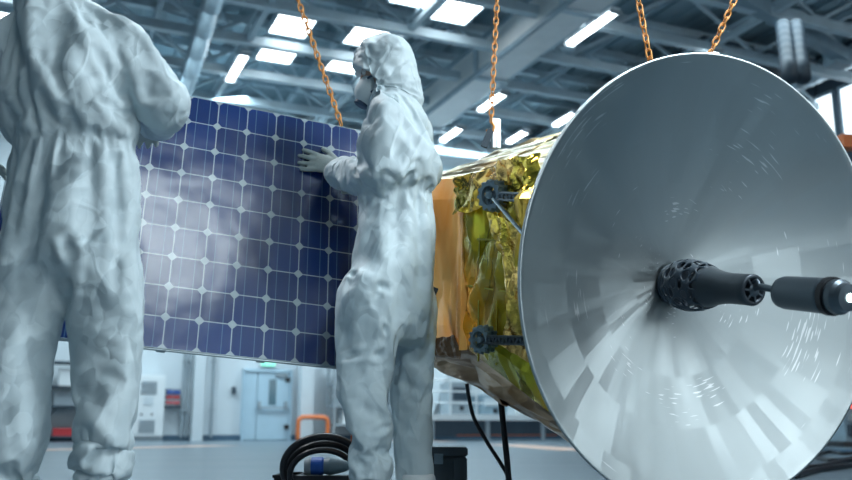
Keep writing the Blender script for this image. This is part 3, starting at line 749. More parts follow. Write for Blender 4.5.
ribbon('crumpled_foil_band', [(.40, -.56, .22), (.30, -.565, .05), (.24, -.57, -.12), (.3, -.56, -.25)], -.12, .12, (1, 0, .25), M['goldcrumple'], .03, 9, 81, lay=.004)
ribbon('crumpled_foil_band', [(1.4, -.52, -.30), (1.1, -.525, -.29), (.84, -.53, -.27)], -.03, .05, (0, -.1, 1), M['bronze'], .03, 11, 91, lay=.002)
bm = BM(); bar(bm, S(.80, -.522, .39), S(.80, -.546, -.27), .012, .03, E2); obj('seam_strip', bm, M['copper'], sat)
# tape seams on the green side
M['tape'] = mat('gold_tape', (.62, .56, .10), .25, 1)
for t in (.66, .52, .38):
    bm = BM(); bar(bm, S(t, -.535, .33), S(t, -.553, -.30), .008, .005, E1); obj('tape_seam', bm, M['tape'], sat)
for v in (.16, -.02, -.2):
    bm = BM(); bar(bm, S(.78, -.538, v), S(.3, -.560, v-.02), .005, .007, E2); obj('tape_seam', bm, M['tape'], sat)
# mounting cone between body and dish
bm = BM(); lathe(bm, S(.16, 0, 0), SA, [(.05, .42), (0, .40), (-.02, .2), (-.01, .0)], 32); 
bm.free()
# toothed lattice nodes + struts
def toothed(O, ax, R, w, teeth=12):
    bm = BM(); ax = ax.normalized(); s, u = frame_for(ax); prof = []
    n = teeth*4
    def ring(r_in, r_out, z):
        vi, vo = [], []
        for k in range(n):
            a = 2*PI*k/n; ro = r_out*(1.0 if (k % 4) in (0, 1) else .84)
            dvec = s*math.cos(a)+u*math.sin(a)
            vi.append(bm.verts.new(O+ax*z+dvec*r_in)); vo.append(bm.verts.new(O+ax*z+dvec*ro))
        return vi, vo
    for z0 in (0, w*.62):
        a1, b1 = ring(R*.62, R, z0); a2, b2 = ring(R*.58, R*.94, z0+w*.36)
        for k in range(n):
            q = (k+1) % n
            bm.faces.new((a1[k], a1[q], b1[q], b1[k])); bm.faces.new((a2[k], b2[k], b2[q], a2[q]))
            bm.faces.new((a1[k], a2[k], a2[q], a1[q])); bm.faces.new((b1[k], b1[q], b2[q], b2[k]))
    for k in range(6):
        a = 2*PI*k/6; dvec = s*math.cos(a)+u*math.sin(a)
        bar(bm, O+ax*(w*.1)+dvec*R*.7, O+ax*(w*.9)+dvec*R*.7, R*.16, R*.16)
        bar(bm, O+ax*(w*.5)+dvec*R*.2, O+ax*(w*.5)+dvec*R*.66, R*.14, R*.14, ax)
    lathe(bm, O, ax, [(-.005, R*.22), (w*1.0, R*.22), (w*1.05, R*.12)], 16)
    return bm
def node_at(px, py, t_hint, name, R):
    # point on the side plane u ~ -.56
    d = c2d((px-426)/F, (240-py)/F, 1); n_ = E1; P0 = S(0, -.585, 0)
    tt = (P0-CAM).dot(n_)/d.dot(n_); return CAM+d*tt
sidekeys = []
for (px, py, nm, R) in ((498, 196, 'upper', .058), (488, 339, 'lower', .052)):
    Pn = node_at(px, py, .7, nm, R)
    out = (-E1*1.0-SA*.35).normalized()
    o = obj('lattice_node', toothed(Pn, out, R, .05), M['node'], sat)
    tip = Pn+out*.035
    # perforated strut towards the back of the dish
    end = S(.10, -.64, .36) if nm == 'upper' else S(.15, -.60, -.22)
    if nm == 'upper': end = W(548, 199, (S(.12, -.62, .3)).y)
    else: end = W(545, 341, (S(.12, -.62, -.2)).y)
    bm = BM(); L = (end-tip); n = max(6, int(L.length/.022)); dv = L/n; s_, u_ = frame_for(L)
    for q in (-.012, .012): tube(bm, [tip+s_*0+u_*q, end+u_*q], .0045, 8)
    for k in range(n): 
        sg = 1 if k % 2 else -1
        tube(bm, [tip+dv*k+u_*.012*sg, tip+dv*(k+1)-u_*.012*sg], .0035, 6)
        bar(bm, tip+dv*k-u_*.014, tip+dv*k+u_*.014, .006, .010)
    obj('perforated_strut', bm, M['feedgrey'], sat)
    if nm == 'upper':
        e2 = W(529, 240, (S(.2, -.60, .1)).y); bm = BM(); tube(bm, [tip, e2], .0085, 12); tube(bm, [e2-(e2-tip).normalized()*.02, e2], .014, 12)
        obj('silver_rod', bm, M['silver'], sat, smooth=False)
# dark bracket peeping out behind the middle worker
bm = BM(); Pq = node_at(430, 300, 1, '', .03); bar(bm, Pq, Pq+Vector((0.02, 0, .05)), .03, .03); lathe(bm, Pq-E1*.02, -E1, [(0, .02), (.02, .02), (.03, .012)], 12); obj('bracket', bm, M['strap'], sat)

# ---- dish
DR, DD = .75, .235
def dish():
    k = thing('dish_antenna', 'big brushed metal dish antenna facing right with a dark feed arm at its centre', 'antenna', S(.05, 0, -.76))
    rot = Matrix((E1, E2, -SA)).transposed()    # local Z = towards the viewer side of the axis
    if rot.determinant() < 0: rot = Matrix((-E1, E2, -SA)).transposed()
    me = bpy.data.meshes.new('reflector'); bm = BM(); uvl = bm.loops.layers.uv.new('UVMap')
    n = 144; nr = 48; prof = []
    for i in range(nr+1):
        r = .03+(DR-.03)*i/nr; prof.append((r, -DD*(1-(r/DR)**2)))
    back = [(DR+.006, .002), (DR+.007, -.010)]+[(r, z-.010) for r, z in prof[::-1][1:]]
    allp = prof+back; rings = []
    for r, z in allp: rings.append([bm.verts.new((r*math.cos(2*PI*k2/n), r*math.sin(2*PI*k2/n), z)) for k2 in range(n)])
    for i in range(len(allp)):
        a = rings[i]; b = rings[(i+1) % len(allp)]
        for q in range(n):
            f = bm.faces.new((a[q], a[(q+1) % n], b[(q+1) % n], b[q])); f.smooth = True
            us = [q/n, (q+1)/n, (q+1)/n, q/n]; rs = [allp[i][0]]*2+[allp[(i+1) % len(allp)][0]]*2
            for lp, uu, r_ in zip(f.loops, us, rs): lp[uvl].uv = (uu, r_)
    bmesh.ops.recalc_face_normals(bm, faces=bm.faces[:])
    bm.to_mesh(me); bm.free(); me.materials.append(M['dish'])
    o = bpy.data.objects.new('reflector', me); C.objects.link(o); o.parent = k
    o.matrix_local = Matrix.Translation(SO-k.location) @ rot.to_4x4()
    # back ribs
    for q in range(8):
        an = 2*PI*q/8; dv = E1*math.cos(an)+E2*math.sin(an); bm = BM()
        for i in range(5):
            r0, r1 = .10+i*.09, .19+i*.09
            bar(bm, SO+dv*r0+SA*(DD*(1-(r0/DR)**2)+.018), SO+dv*r1+SA*(DD*(1-(r1/DR)**2)+.018), .012, .014)
        obj('rear_rib', bm, M['alu'], k)
    return k
ant = dish()

# feed assembly
H0 = S(DD-.02, 0, 0)
tipw = S(-.52, 0, 0); T0 = W(846, 297.5, tipw.y)
HW = W(677, 284, H0.y); FA = (T0-HW); FL = FA.length; FA.normalize(); fs, fu = frame_for(FA)
def FP(t, a=0, r=0): return HW+FA*t+(fs*math.cos(a)+fu*math.sin(a))*r
def lattice_shell():
    # hexagonal/voronoi openings over a flared drum, made with a wireframe over a cell net
    bm = BM(); nA = 8; rows = [(-.02, .060), (.012, .082), (.055, .091), (.100, .090), (.142, .080), (.18, .068)]
    vs = []
    rnd = random.Random(3)
    for i, (t, r) in enumerate(rows):
        vs.append([bm.verts.new(FP(t+rnd.uniform(-.006, .006), 2*PI*(q+(.5 if i % 2 else 0))/nA+rnd.uniform(-.07, .07), r)) for q in range(nA)])
    for i in range(len(rows)-1):
        a, b = vs[i], vs[i+1]
        for q in range(nA):
            q2 = (q+1) % nA
            if i % 2 == 0:
                bm.faces.new((a[q], a[q2], b[q])); bm.faces.new((a[q2], b[q2], b[q]))
            else:
                bm.faces.new((a[q], b[q2], b[q])); bm.faces.new((a[q], a[q2], b[q2]))
    # dissolve some edges to leave organic openings
    es = [e for e in bm.edges if len(e.link_faces) == 2]; rnd.shuffle(es); used = set(); pick = []
    for e in es:
        f = [x.index for x in e.link_faces]
        ids = {id(x) for x in e.link_faces}
        if ids & used: continue
        used |= ids; pick.append(e)
    bmesh.ops.dissolve_edges(bm, edges=pick, use_verts=False)
    me = bpy.data.meshes.new('lattice_collar'); bm.to_mesh(me); bm.free()
    o = finish('lattice_collar', me, M['lattice'], feed, smooth=True)
    w = o.modifiers.new('w', 'WIREFRAME'); w.thickness = .0095; w.use_even_offset = False; w.use_boundary = True
    s = o.modifiers.new('s', 'SUBSURF'); s.levels = s.render_levels = 2
    return o
feed = ant
lattice_shell()
bm = BM(); lathe(bm, HW, FA, [(-.02, .04), (-.015, .074), (.0, .074), (.004, .05)], 28); obj('base_ring', bm, M['lattice'], feed, smooth=False)
NL = (W(751, 288.5, S(-.17, 0, 0).y)-HW).length
bm = BM(); prof = [(.02, .016), (.09, .020), (.125, .045), (.145, .068), (.17, .070), (.20, .061), (.235, .054), (.28, .050), (NL-.03, .050), (NL-.006, .051), (NL, .047), (NL, .036), (NL-.05, .034), (NL-.05, 0)]
lathe(bm, HW, FA, prof, 36); nk = obj('feed_neck', bm, M['feed'], feed, smooth=True)
# slotted ring inside the mouth of the neck
bm = BM()
for q in range(7):
    a = 2*PI*q/7; bar(bm, FP(NL-.004, a, .018), FP(NL-.004, a, .040), .006, .012, FA)
lathe(bm, HW, FA, [(NL-.02, .022), (NL+.002, .020), (NL+.006, .012)], 20); obj('slotted_insert', bm, M['feedgrey'], nk)
CS = (W(785, 291.5, S(-.26, 0, 0).y)-HW).length; CE = (W(836, 296.5, S(-.47, 0, 0).y)-HW).length
bm = BM(); tube(bm, smoothpath([FP(NL-.01, 0, 0), FP(NL+.02, PI/2, .012), FP(CS-.02, PI/2, .006), FP(CS+.02, 0, 0)], 6), .011, 12)
tube(bm, smoothpath([FP(NL-.01, 1.5, .02), FP(NL+.012, 1.5, .03), FP(NL+.035, 1.2, .012), FP(CS, 1.2, .008)], 6), .006, 10); obj('coax_link', bm, M['feedgrey'], feed, smooth=True)
bm = BM(); lathe(bm, HW, FA, [(CS-.004, .012), (CS, .034), (CS+.012, .046), (CS+.03, .050), (CE-.03, .052), (CE-.012, .052), (CE-.01, .046)], 36); cy = obj('feed_canister', bm, M['feedgrey'], feed, smooth=True)
bm = BM(); lathe(bm, HW, FA, [(CE-.014, .052), (CE-.014, .0555), (CE+.004, .0555), (CE+.004, .048)], 36); obj('black_band', bm, M['black'], cy)
bm = BM(); lathe(bm, HW, FA, [(CE, .046), (CE+.012, .050), (CE+.03, .050), (CE+.04, .042), (CE+.055, .038), (CE+.058, .02)], 36); ec = obj('end_cap', bm, M['feedgrey'], cy, smooth=False)
bm = BM(); lathe(bm, HW, FA, [(CE+.056, .012), (CE+.062, .012), (CE+.064, .008)], 20); obj('status_light', bm, M['led'], ec)

# ================================================================ CHAINS
def chain(name, label, pts, m, L=.036, group=None, extra=None, wr=.0032):
    k = thing(name, label, 'chain', pts[-1], group)
    bm = BM(); P = [Vector(p) for p in pts]; tot = sum((b-a).length for a, b in zip(P, P[1:])); n = int(tot/(L*.74)); 
    def at(d):
        for a, b in zip(P, P[1:]):
            l = (b-a).length
            if d <= l: return a+(b-a)*(d/l), (b-a).normalized()
            d -= l
        return P[-1], (P[-1]-P[-2]).normalized()
    for i in range(n):
        c, d = at((i+.5)*L*.74); s, u = frame_for(d); ang = (i % 2)*PI/2+.35+.1*math.sin(i*2.1)
        w = s*math.cos(ang)+u*math.sin(ang); nn = d.cross(w)
        ring = []
        for q in range(12):
            a = 2*PI*q/12; x = math.cos(a)*L*.27; y = math.sin(a)*(L*.27)+(L*.21 if math.sin(a) > 0 else -L*.21)
            ring.append(c+w*x+d*y)
        vr = []
        for q in range(12):
            tn = (ring[(q+1) % 12]-ring[q-1]).normalized(); o1 = nn; o2 = tn.cross(nn)
            vr.append([bm.verts.new(ring[q]+(o1*math.cos(2*PI*j/6)+o2*math.sin(2*PI*j/6))*wr) for j in range(6)])
        for q in range(12):
            for j in range(6): bm.faces.new((vr[q][j], vr[q][(j+1) % 6], vr[(q+1) % 12][(j+1) % 6], vr[(q+1) % 12][j]))
    obj('links', bm, m, k, smooth=True)
    return k
pt = PP(5.93, 9.12, -.03)
def up_to(px0, py0, px1, py1, Y, Z=9.0, Y1=None):
    a = W(px0, py0, Y); b = W(px1, py1, Y1 or Y); t = (Z-a.z)/(b.z-a.z)
    return a+(b-a)*t
c1b = W(343.5, 131, pt.y)
chain('hoist_chain', 'orange chain running down to the top edge of the solar panel', [up_to(343.5, 131, 298, 0, pt.y), c1b], M['chain'], L=.040, wr=.0033)
tp = S(.86, -.42, .46)
c2b = W(490, 130, tp.y+.15)
k2 = chain('hoist_chain', 'orange chain ending in a hook over the top of the foil body', [up_to(491, 122, 497, 0, tp.y+.15, 9.0), W(491, 122, tp.y+.15)], M['chain'], L=.040, wr=.0030)
bm = BM(); q0 = W(491, 122, tp.y+.15); tube(bm, smoothpath([q0, q0+Vector((.012, 0, -.02)), q0+Vector((.0, 0, -.05)), q0+Vector((-.02, 0, -.035))], 6), .006, 10); obj('hook', bm, M['chain'], k2)
bm = BM(); bar(bm, q0+Vector((-.0, 0, -.03)), W(484, 147, tp.y+.12), .028, .006, (0, 1, 0)); obj('sling_strap', bm, M['strap'], k2)
bm = BM(); bar(bm, W(494, 119, tp.y+.17), W(494, 148, tp.y+.17), .02, .02); bar(bm, W(498, 119, tp.y+.17), W(498, 148, tp.y+.17), .012, .02)
obj('lifting_bracket', bm, M['alu'], sat)
f3 = S(.22, -.1, .60)
chain('hoist_chain', 'orange chain dropping behind the top left rim of the dish', [up_to(651, 66, 638, 0, f3.y), S(.22, -.1, .60) if False else W(654, 80, f3.y)], M['chain'], L=.040, wr=.0032)
chain('hoist_chain', 'orange chain dropping behind the top right rim of the dish', [up_to(709, 56, 734, 0, f3.y), W(703, 70, f3.y)], M['chain'], L=.038, wr=.0030)
cb = W(354.5, 372, 3.72)
chain('rusty_chain', 'rusty orange chain hanging below the panel beside the middle worker\'s shin', [PP(6.6, .25, -.05), W(354.5, 380, 3.75), (W(354, 440, 3.75).x, 3.75, .0)], M['rust'], L=.036, wr=.004)

# ================================================================ FOREGROUND FLOOR ITEMS
# cable coil
def coil():
    k = thing('cable_coil', 'coil of thick black hose standing on the floor left of the middle worker', 'cable', W(322, 500, 3.85)*1.0)
    k.location.z = 0
    cx = W(323, 480, 3.9); R0 = .175
    for i, (r, dy, dz, tr) in enumerate(((.168, 0, .0, .016), (.150, .035, .004, .015), (.165, .07, -.004, .015), (.135, -.03, .0, .013))):
        bm = BM(); pts = [Vector((cx.x+math.cos(a)*r*1.0, 3.9+dy+.02*math.sin(2*a), .006+tr+r*.78+dz*0+math.sin(a)*r*.78)) for a in [2*PI*q/48 for q in range(49)]]
        tube(bm, pts, tr, 10); obj('hose_turn', bm, M['rubber'], k, smooth=True)
    return k
coil()
pl = thing('power_plug', 'blue and grey industrial power plug lying inside the black hose coil', 'plug', W(330, 467, 3.72)); 
a0 = W(305, 466, 3.72); a1 = W(347, 466, 3.72); dx = (a1-a0); Lp = dx.length
pl.location.z = a0.z-.045
bm = BM(); lathe(bm, a0, dx, [(0, .022), (0, .034), (.02, .036), (.03, .033)], 24); obj('front_collar', bm, M['grey'], pl)
bm = BM(); lathe(bm, a0, dx, [(.025, .034), (.07, .036), (.078, .03)], 24); obj('blue_ring', bm, mat('plug_blue', (.02, .10, .42), .35), pl)
bm = BM(); lathe(bm, a0, dx, [(.075, .03), (.10, .036), (.14, .028), (Lp, .020), (Lp+.01, .012)], 24); obj('grip', bm, mat('plug_grey', (.13, .2, .24), .45), pl)
bm = BM(); c0 = a0+dx.normalized()*.09; wbox(bm, c0.x-.12, c0.x+.09, c0.y-.05, c0.y+.05, 0, c0.z-.036); tag(obj('support_block', bm, M['black']), 'low black block under the blue power plug', 'block')
# low dark tray left
p = W(274, 475, 4.1); bm = BM(); wbox(bm, p.x, p.x+.10, 4.1, 4.4, 0, p.z); wbox(bm, p.x-.006, p.x+.106, 4.094, 4.406, p.z-.012, p.z)
tag(obj('low_tray', bm, M['black']), 'low black tray at the left foot of the hose coil', 'tray')
# grey case
k = thing('equipment_case', 'dark grey equipment case on the floor right of the middle worker', 'case', W(445, 480, 4.3)); k.location.z = 0
p0 = W(410, 447, 4.2); p1 = W(467, 447, 4.2)
bm = BM(); wbox(bm, p0.x, p1.x, 4.2, 4.6, .012, p0.z-.045); bmesh.ops.bevel(bm, geom=bm.edges[:], offset=.006, segments=2, affect='EDGES'); obj('body', bm, M['darkgrey'], k)
bm = BM(); wbox(bm, p0.x-.004, p1.x+.004, 4.195, 4.605, p0.z-.042, p0.z); bmesh.ops.bevel(bm, geom=bm.edges[:], offset=.006, segments=2, affect='EDGES'); obj('lid', bm, M['darkgrey'], k)
bm = BM(); wbox(bm, p1.x-.06, p1.x-.035, 4.18, 4.2, .02, p0.z-.05); obj('corner_rib', bm, M['darkgrey'], k)
bm = BM(); wbox(bm, (p0.x+p1.x)/2-.02, (p0.x+p1.x)/2+.02, 4.182, 4.198, p0.z-.075, p0.z-.03); obj('latch', bm, M['steel_mid'], k)
for x in (p0.x+.03, p1.x-.03):
    for y in (4.25, 4.55):
        bm = BM(); lathe(bm, Vector((x, y, 0)), (0, 0, 1), [(0, .014), (.014, .014)], 12); obj('foot', bm, M['black'], k)
# hanging black cables
def cable(label, pts, r):
    bm = BM(); tube(bm, smoothpath(pts, 8), r, 10); return tag(obj('black_cable', bm, M['rubber'], smooth=True), label, 'cable')
cable('thick black cable hanging beside the middle worker\'s thigh', [W(433, 345, 3.95), W(431, 375, 3.9), W(428, 410, 3.88), W(423, 440, 3.9), W(419, 500, 3.9), (W(410, 500, 3.9).x, 3.9, .01)], .010)
cable('slack black cable curving down to join the straight one under the foil body', [W(467, 384, 3.86), W(469, 398, 3.88), W(474, 418, 3.88), W(487, 442, 3.86), W(501, 464, 3.84), W(508, 478, 3.83), (W(512, 500, 3.8).x, 3.8, .02)], .0085)
cable('straight thick black cable dropping from the foil body to the floor', [W(500, 392, 3.72), W(502, 412, 3.68), W(505, 440, 3.68), W(508, 470, 3.68), (W(510, 500, 3.7).x, 3.68, .01)], .0125)
# cables on floor lower right
for i, (pts, lab) in enumerate(((((795, 479), (815, 473), (835, 470), (870, 466)), 'lowest black cable on the floor at the lower right'), (((816, 459), (824, 461), (840, 462), (875, 457)), 'black cable loop on the floor below the blue mat'), (((818, 456), (830, 453), (845, 455), (875, 453)), 'thin black cable nearest the blue mat'), (((806, 470), (824, 468), (845, 463), (870, 462)), 'middle black cable on the floor at the lower right'))):
    cable(lab, [G(*p)+Vector((0, 0, .02)) for p in pts], .022)

# ================================================================ WORKERS
def loft(bm, secs, n=20):
    """secs: (centre, half width vector, half depth vector)"""
    rings = []
    for c, a, b in secs:
        rings.append([bm.verts.new(Vector(c)+Vector(a)*math.cos(2*PI*k/n)+Vector(b)*math.sin(2*PI*k/n)) for k in range(n)])
    for r0, r1 in zip(rings, rings[1:]):
        for k in range(n): bm.faces.new((r0[k], r0[(k+1) % n], r1[(k+1) % n], r1[k]))
    bm.faces.new(rings[0][::-1]); bm.faces.new(rings[-1])
def limb(bm, pts, rs, n=16):
    P = smoothpath(pts, 6); m = len(pts)-1; R = []
    for i in range(len(P)):
        x = i/6; k = min(int(x), m-1); f = x-k; f = f*f*(3-2*f); R.append(rs[k]*(1-f)+rs[k+1]*f)
    tube(bm, P, R, n)
    for p, r in ((P[0], R[0]), (P[-1], R[-1])):
        bmesh.ops.create_icosphere(bm, subdivisions=2, radius=r*.98, matrix=Matrix.Translation(p))
def remeshed(bm, voxel, smooth_it=6):
    bmesh.ops.recalc_face_normals(bm, faces=bm.faces[:])
    me = bpy.data.meshes.new('tmp'); bm.to_mesh(me); bm.free()
    o = bpy.data.objects.new('tmp', me); C.objects.link(o)
    r = o.modifiers.new('r', 'REMESH'); r.mode = 'VOXEL'; r.voxel_size = voxel
    s = o.modifiers.new('s', 'SMOOTH'); s.factor = .5; s.iterations = smooth_it
    dg = bpy.context.evaluated_depsgraph_get(); dg.update()
    m2 = bpy.data.meshes.new_from_object(o.evaluated_get(dg)); bpy.data.objects.remove(o); bpy.data.meshes.remove(me)
    return m2
def get_co(me):
    n = len(me.vertices); a = np.empty(n*3); me.vertices.foreach_get('co', a); b = np.empty(n*3); me.vertex_normals.foreach_get('vector', b)
    return a.reshape(-1, 3), b.reshape(-1, 3)
def seg_d(P, a, b):                      # distance to segment and parameter
    P = P[:, [0, 2]]; a = np.array(a)[[0, 2]]; b = np.array(b)[[0, 2]]; d = b-a; t = np.clip(((P-a)@d)/(d@d), 0, 1)
    return np.linalg.norm(P-(a+t[:, None]*d), axis=1), t
def drape(me, pinned, grow=.155, frames=30, gap=.021, bend=8.0, head=None):
    """let the oversized suit fabric fall over the figure (cloth simulation, then frozen)"""
    sc = bpy.context.scene
    P, Nn = get_co(me); P = P.copy(); Nn = Nn.copy()
    gp = np.full(len(P), gap)
    if head is not None: gp = np.where(np.linalg.norm(P-head, axis=1) < .19, .004, gap)
    core = me.copy(); core.vertices.foreach_set('co', (P-Nn*gp[:, None]).ravel()); core.update()
    co = bpy.data.objects.new('core', core); C.objects.link(co)
    dm = co.modifiers.new('d', 'DECIMATE'); dm.ratio = .35
    dg = bpy.context.evaluated_depsgraph_get(); dg.update(); c2 = bpy.data.meshes.new_from_object(co.evaluated_get(dg))
    co.modifiers.clear(); co.data = c2
    cm = co.modifiers.new('c', 'COLLISION'); co.collision.thickness_outer = .004; co.collision.cloth_friction = 25
    ob = bpy.data.objects.new('suit', me); C.objects.link(ob)
    vg = ob.vertex_groups.new(name='pin'); wt = pinned(P)
    for lv in range(1, 11):
        idx = np.where(np.round(wt*10).astype(int) == lv)[0].tolist()
        if idx: vg.add(idx, lv/10, 'REPLACE')
    cl = ob.modifiers.new('cloth', 'CLOTH'); st = cl.settings
    st.quality = 6; st.mass = .12; st.tension_stiffness = 40; st.compression_stiffness = 40; st.shear_stiffness = 15; st.bending_stiffness = bend
    st.tension_damping = 8; st.compression_damping = 8; st.shear_damping = 8; st.bending_damping = .8; st.air_damping = 2
    st.shrink_min = -grow; st.shrink_max = -grow; st.vertex_group_mass = 'pin'; st.pin_stiffness = 1
    cl.collision_settings.use_collision = True; cl.collision_settings.distance_min = .004; cl.collision_settings.use_self_collision = False; cl.collision_settings.collision_quality = 3
    f0 = sc.frame_current; cl.point_cache.frame_start = 1; cl.point_cache.frame_end = frames
    for f in range(1, frames+1): sc.frame_set(f)
    dg = bpy.context.evaluated_depsgraph_get()
    m2 = bpy.data.meshes.new_from_object(ob.evaluated_get(dg))
    bpy.data.objects.remove(ob); bpy.data.objects.remove(co); sc.frame_set(f0)
    return m2
def seg_d(P, a, b):
    a = np.array(a); b = np.array(b); d = b-a; t = np.clip(((P-a)@d)/(d@d), 0, 1)
    return np.linalg.norm(P-(a+t[:, None]*d), axis=1), t
def refine(me, seed, folds=(), keep=None):
    """finer mesh, the sharp paper-like creases of the fabric and the drawn folds at knees, crotch and shoulders"""
    o = bpy.data.objects.new('tmp', me); C.objects.link(o)
    m = o.modifiers.new('s', 'SUBSURF'); m.levels = 1
    dg = bpy.context.evaluated_depsgraph_get(); dg.update(); m2 = bpy.data.meshes.new_from_object(o.evaluated_get(dg)); bpy.data.objects.remove(o)
    P, Nn = get_co(m2); D = paper(P, seed, 7, 7, .07)+paper(P+1.9, seed+3, 16, 6, .09); D -= D.mean()
    Q = P+np.stack([pnoise(P*9, seed+i) for i in range(3)], 1)*.016
    for a, b, wd, dp in folds:
        d, t = seg_d(Q, a, b); s = np.clip(np.sin(np.clip(t, 0, 1)*PI), 0, 1)**.6*np.clip(-Nn[:, 1]*2+.2, 0, 1)
        D += (-dp*.7*np.clip(1-d/(wd*1.3), 0, 1)+dp*.5*np.clip(1-np.abs(d-wd*2.0)/(wd*1.3), 0, 1))*s
    if keep is not None: D *= keep(P)
    m2.vertices.foreach_set('co', (P+Nn*D[:, None]).ravel()); m2.update()
    return m2

def hand(bm_parts, wrist, fdir, ndir, side, scale=1.0, spread=.16, curl=.25):
    """glove: palm + 4 unequal fingers + thumb. fdir: finger direction, ndir: out of the back of the hand, side: direction towards the thumb"""
    bm = bm_parts; f = Vector(fdir).normalized(); nrm = Vector(ndir); nrm = (nrm-f*nrm.dot(f)).normalized(); s = Vector(side); s = (s-f*s.dot(f)-nrm*s.dot(nrm)).normalized()
    w = Vector(wrist); k = scale
    loft(bm, [(w-f*.035*k, s*.031*k, nrm*.023*k), (w, s*.033*k, nrm*.021*k), (w+f*.03*k, s*.040*k, nrm*.019*k), (w+f*.065*k, s*.045*k, nrm*.017*k), (w+f*.088*k, s*.043*k, nrm*.014*k)], 18)
    for q, (off, L) in enumerate(((.033, .070), (.011, .080), (-.012, .074), (-.034, .058))):
        d = (f+s*off/.033*spread).normalized(); b = w+f*.080*k+s*off*k
        p1 = b+d*L*.42*k; d2 = (d-nrm*curl).normalized(); p2 = p1+d2*L*.32*k; d3 = (d2-nrm*curl).normalized(); p3 = p2+d3*L*.26*k
        limb(bm, [b-d*.02*k, p1, p2, p3], [.0115*k, .0108*k, .0102*k, .0088*k], 10)
    tb = w+f*.018*k+s*.034*k; td = (f*.75+s*.75-nrm*.15).normalized(); t1 = tb+td*.038*k; t2 = t1+(td+f*.5-nrm*.1).normalized()*.032*k
    limb(bm, [tb-td*.02*k, t1, t2], [.0155*k, .0130*k, .0105*k], 10)

def boot(bm, ankle, fwd):
    f = Vector(fwd).normalized(); s = Vector((-f.y, f.x, 0)); a = Vector(ankle); z = Vector((0, 0, 1))
    loft(bm, [((a.x, a.y, .16), s*.055, f*.065), ((a.x+f.x*.0, a.y+f.y*.0, .10), s*.055, f*.07), ((a.x+f.x*.03, a.y+f.y*.03, .055), s*.052, f*.11), ((a.x+f.x*.05, a.y+f.y*.05, .0), s*.05, f*.145)], 20)
    loft(bm, [((a.x+f.x*.02, a.y+f.y*.02, .08), s*.045, f*.05), ((a.x+f.x*.10, a.y+f.y*.10, .06), s*.047, z*.045), ((a.x+f.x*.17, a.y+f.y*.17, .04), s*.042, z*.036), ((a.x+f.x*.20, a.y+f.y*.20, .03), s*.03, z*.025)], 18)

def head_mesh(bm, c, f, u, k=1.0):       # face with brow, nose, lips, chin, ears
    f = Vector(f).normalized(); u = Vector(u); u = (u-f*u.dot(f)).normalized(); s = f.cross(u); c = Vector(c)
    P = lambda x, y, z: c+s*x*k+f*y*k+u*z*k
    loft(bm, [(P(0, .0, -.135), s*.045*k, f*.05*k), (P(0, .02, -.115), s*.045*k, f*.062*k), (P(0, .018, -.085), s*.056*k, f*.078*k), (P(0, .008, -.04), s*.067*k, f*.088*k), (P(0, 0, .01), s*.073*k, f*.094*k), (P(0, -.006, .06), s*.072*k, f*.09*k), (P(0, -.008, .095), s*.055*k, f*.068*k), (P(0, -.008, .112), s*.02*k, f*.03*k)], 24)
    loft(bm, [(P(0, .088, .02), s*.008*k, u*.006*k), (P(0, .100, -.005), s*.011*k, u*.012*k), (P(0, .112, -.028), s*.016*k, u*.010*k), (P(0, .100, -.036), s*.012*k, u*.006*k)], 12)
    for z in (-.062, -.072): loft(bm, [(P(-.02, .086, z), u*.004*k, f*.004*k), (P(0, .093, z), u*.006*k, f*.006*k), (P(.02, .086, z), u*.004*k, f*.004*k)], 10)
    for x in (-.074, .074): loft(bm, [(P(x, .0, -.035), s*.006*k, f*.012*k), (P(x*1.05, -.006, 0), s*.008*k, f*.02*k), (P(x*1.03, -.004, .028), s*.006*k, f*.014*k)], 12)
    loft(bm, [(P(-.05, .07, .035), u*.008*k, f*.008*k), (P(0, .088, .034), u*.009*k, f*.009*k), (P(.05, .07, .035), u*.008*k, f*.008*k)], 12)

def hood_mesh(bm, c, f, u, k=1.0):
    f = Vector(f).normalized(); u = Vector(u); u = (u-f*u.dot(f)).normalized(); s = f.cross(u); c = Vector(c)
    P = lambda x, y, z: c+s*x*k+f*y*k+u*z*k
    loft(bm, [(P(0, -.02, -.17), s*.092*k, f*.092*k), (P(0, -.012, -.13), s*.090*k, f*.100*k), (P(0, .0, -.09), s*.092*k, f*.112*k), (P(0, .0, -.03), s*.095*k, f*.116*k), (P(0, -.003, .03), s*.098*k, f*.120*k), (P(0, -.006, .075), s*.090*k, f*.112*k), (P(0, -.008, .108), s*.070*k, f*.088*k), (P(0, -.008, .128), s*.04*k, f*.05*k), (P(0, -.008, .135), s*.012*k, f*.015*k)], 28)

def carve_face(me, c, f, u, k=1.0):      # push the hood in where the face opening is
    P, Nn = get_co(me); f = np.array(Vector(f).normalized()); u = np.array(u); u = u-f*(u@f); u /= np.linalg.norm(u); s = np.cross(f, u)
    d = P-np.array(c); x = d@s/k; y = d@f/k; z = d@u/k
    e = (x/.078)**2+((z+.045)/.080)**2
    m = (y > .03) & (e < 1.5)
    w = np.where(m, np.clip((1.25-e)/.45, 0, 1), 0)
    P = P-f[None, :]*(w*.075*k)[:, None]
    rim = np.where(y > .02, np.exp(-((e-1.35)/.22)**2), 0); P = P+Nn*(rim*.006)[:, None]
    me.vertices.foreach_set('co', P.ravel()); me.update()

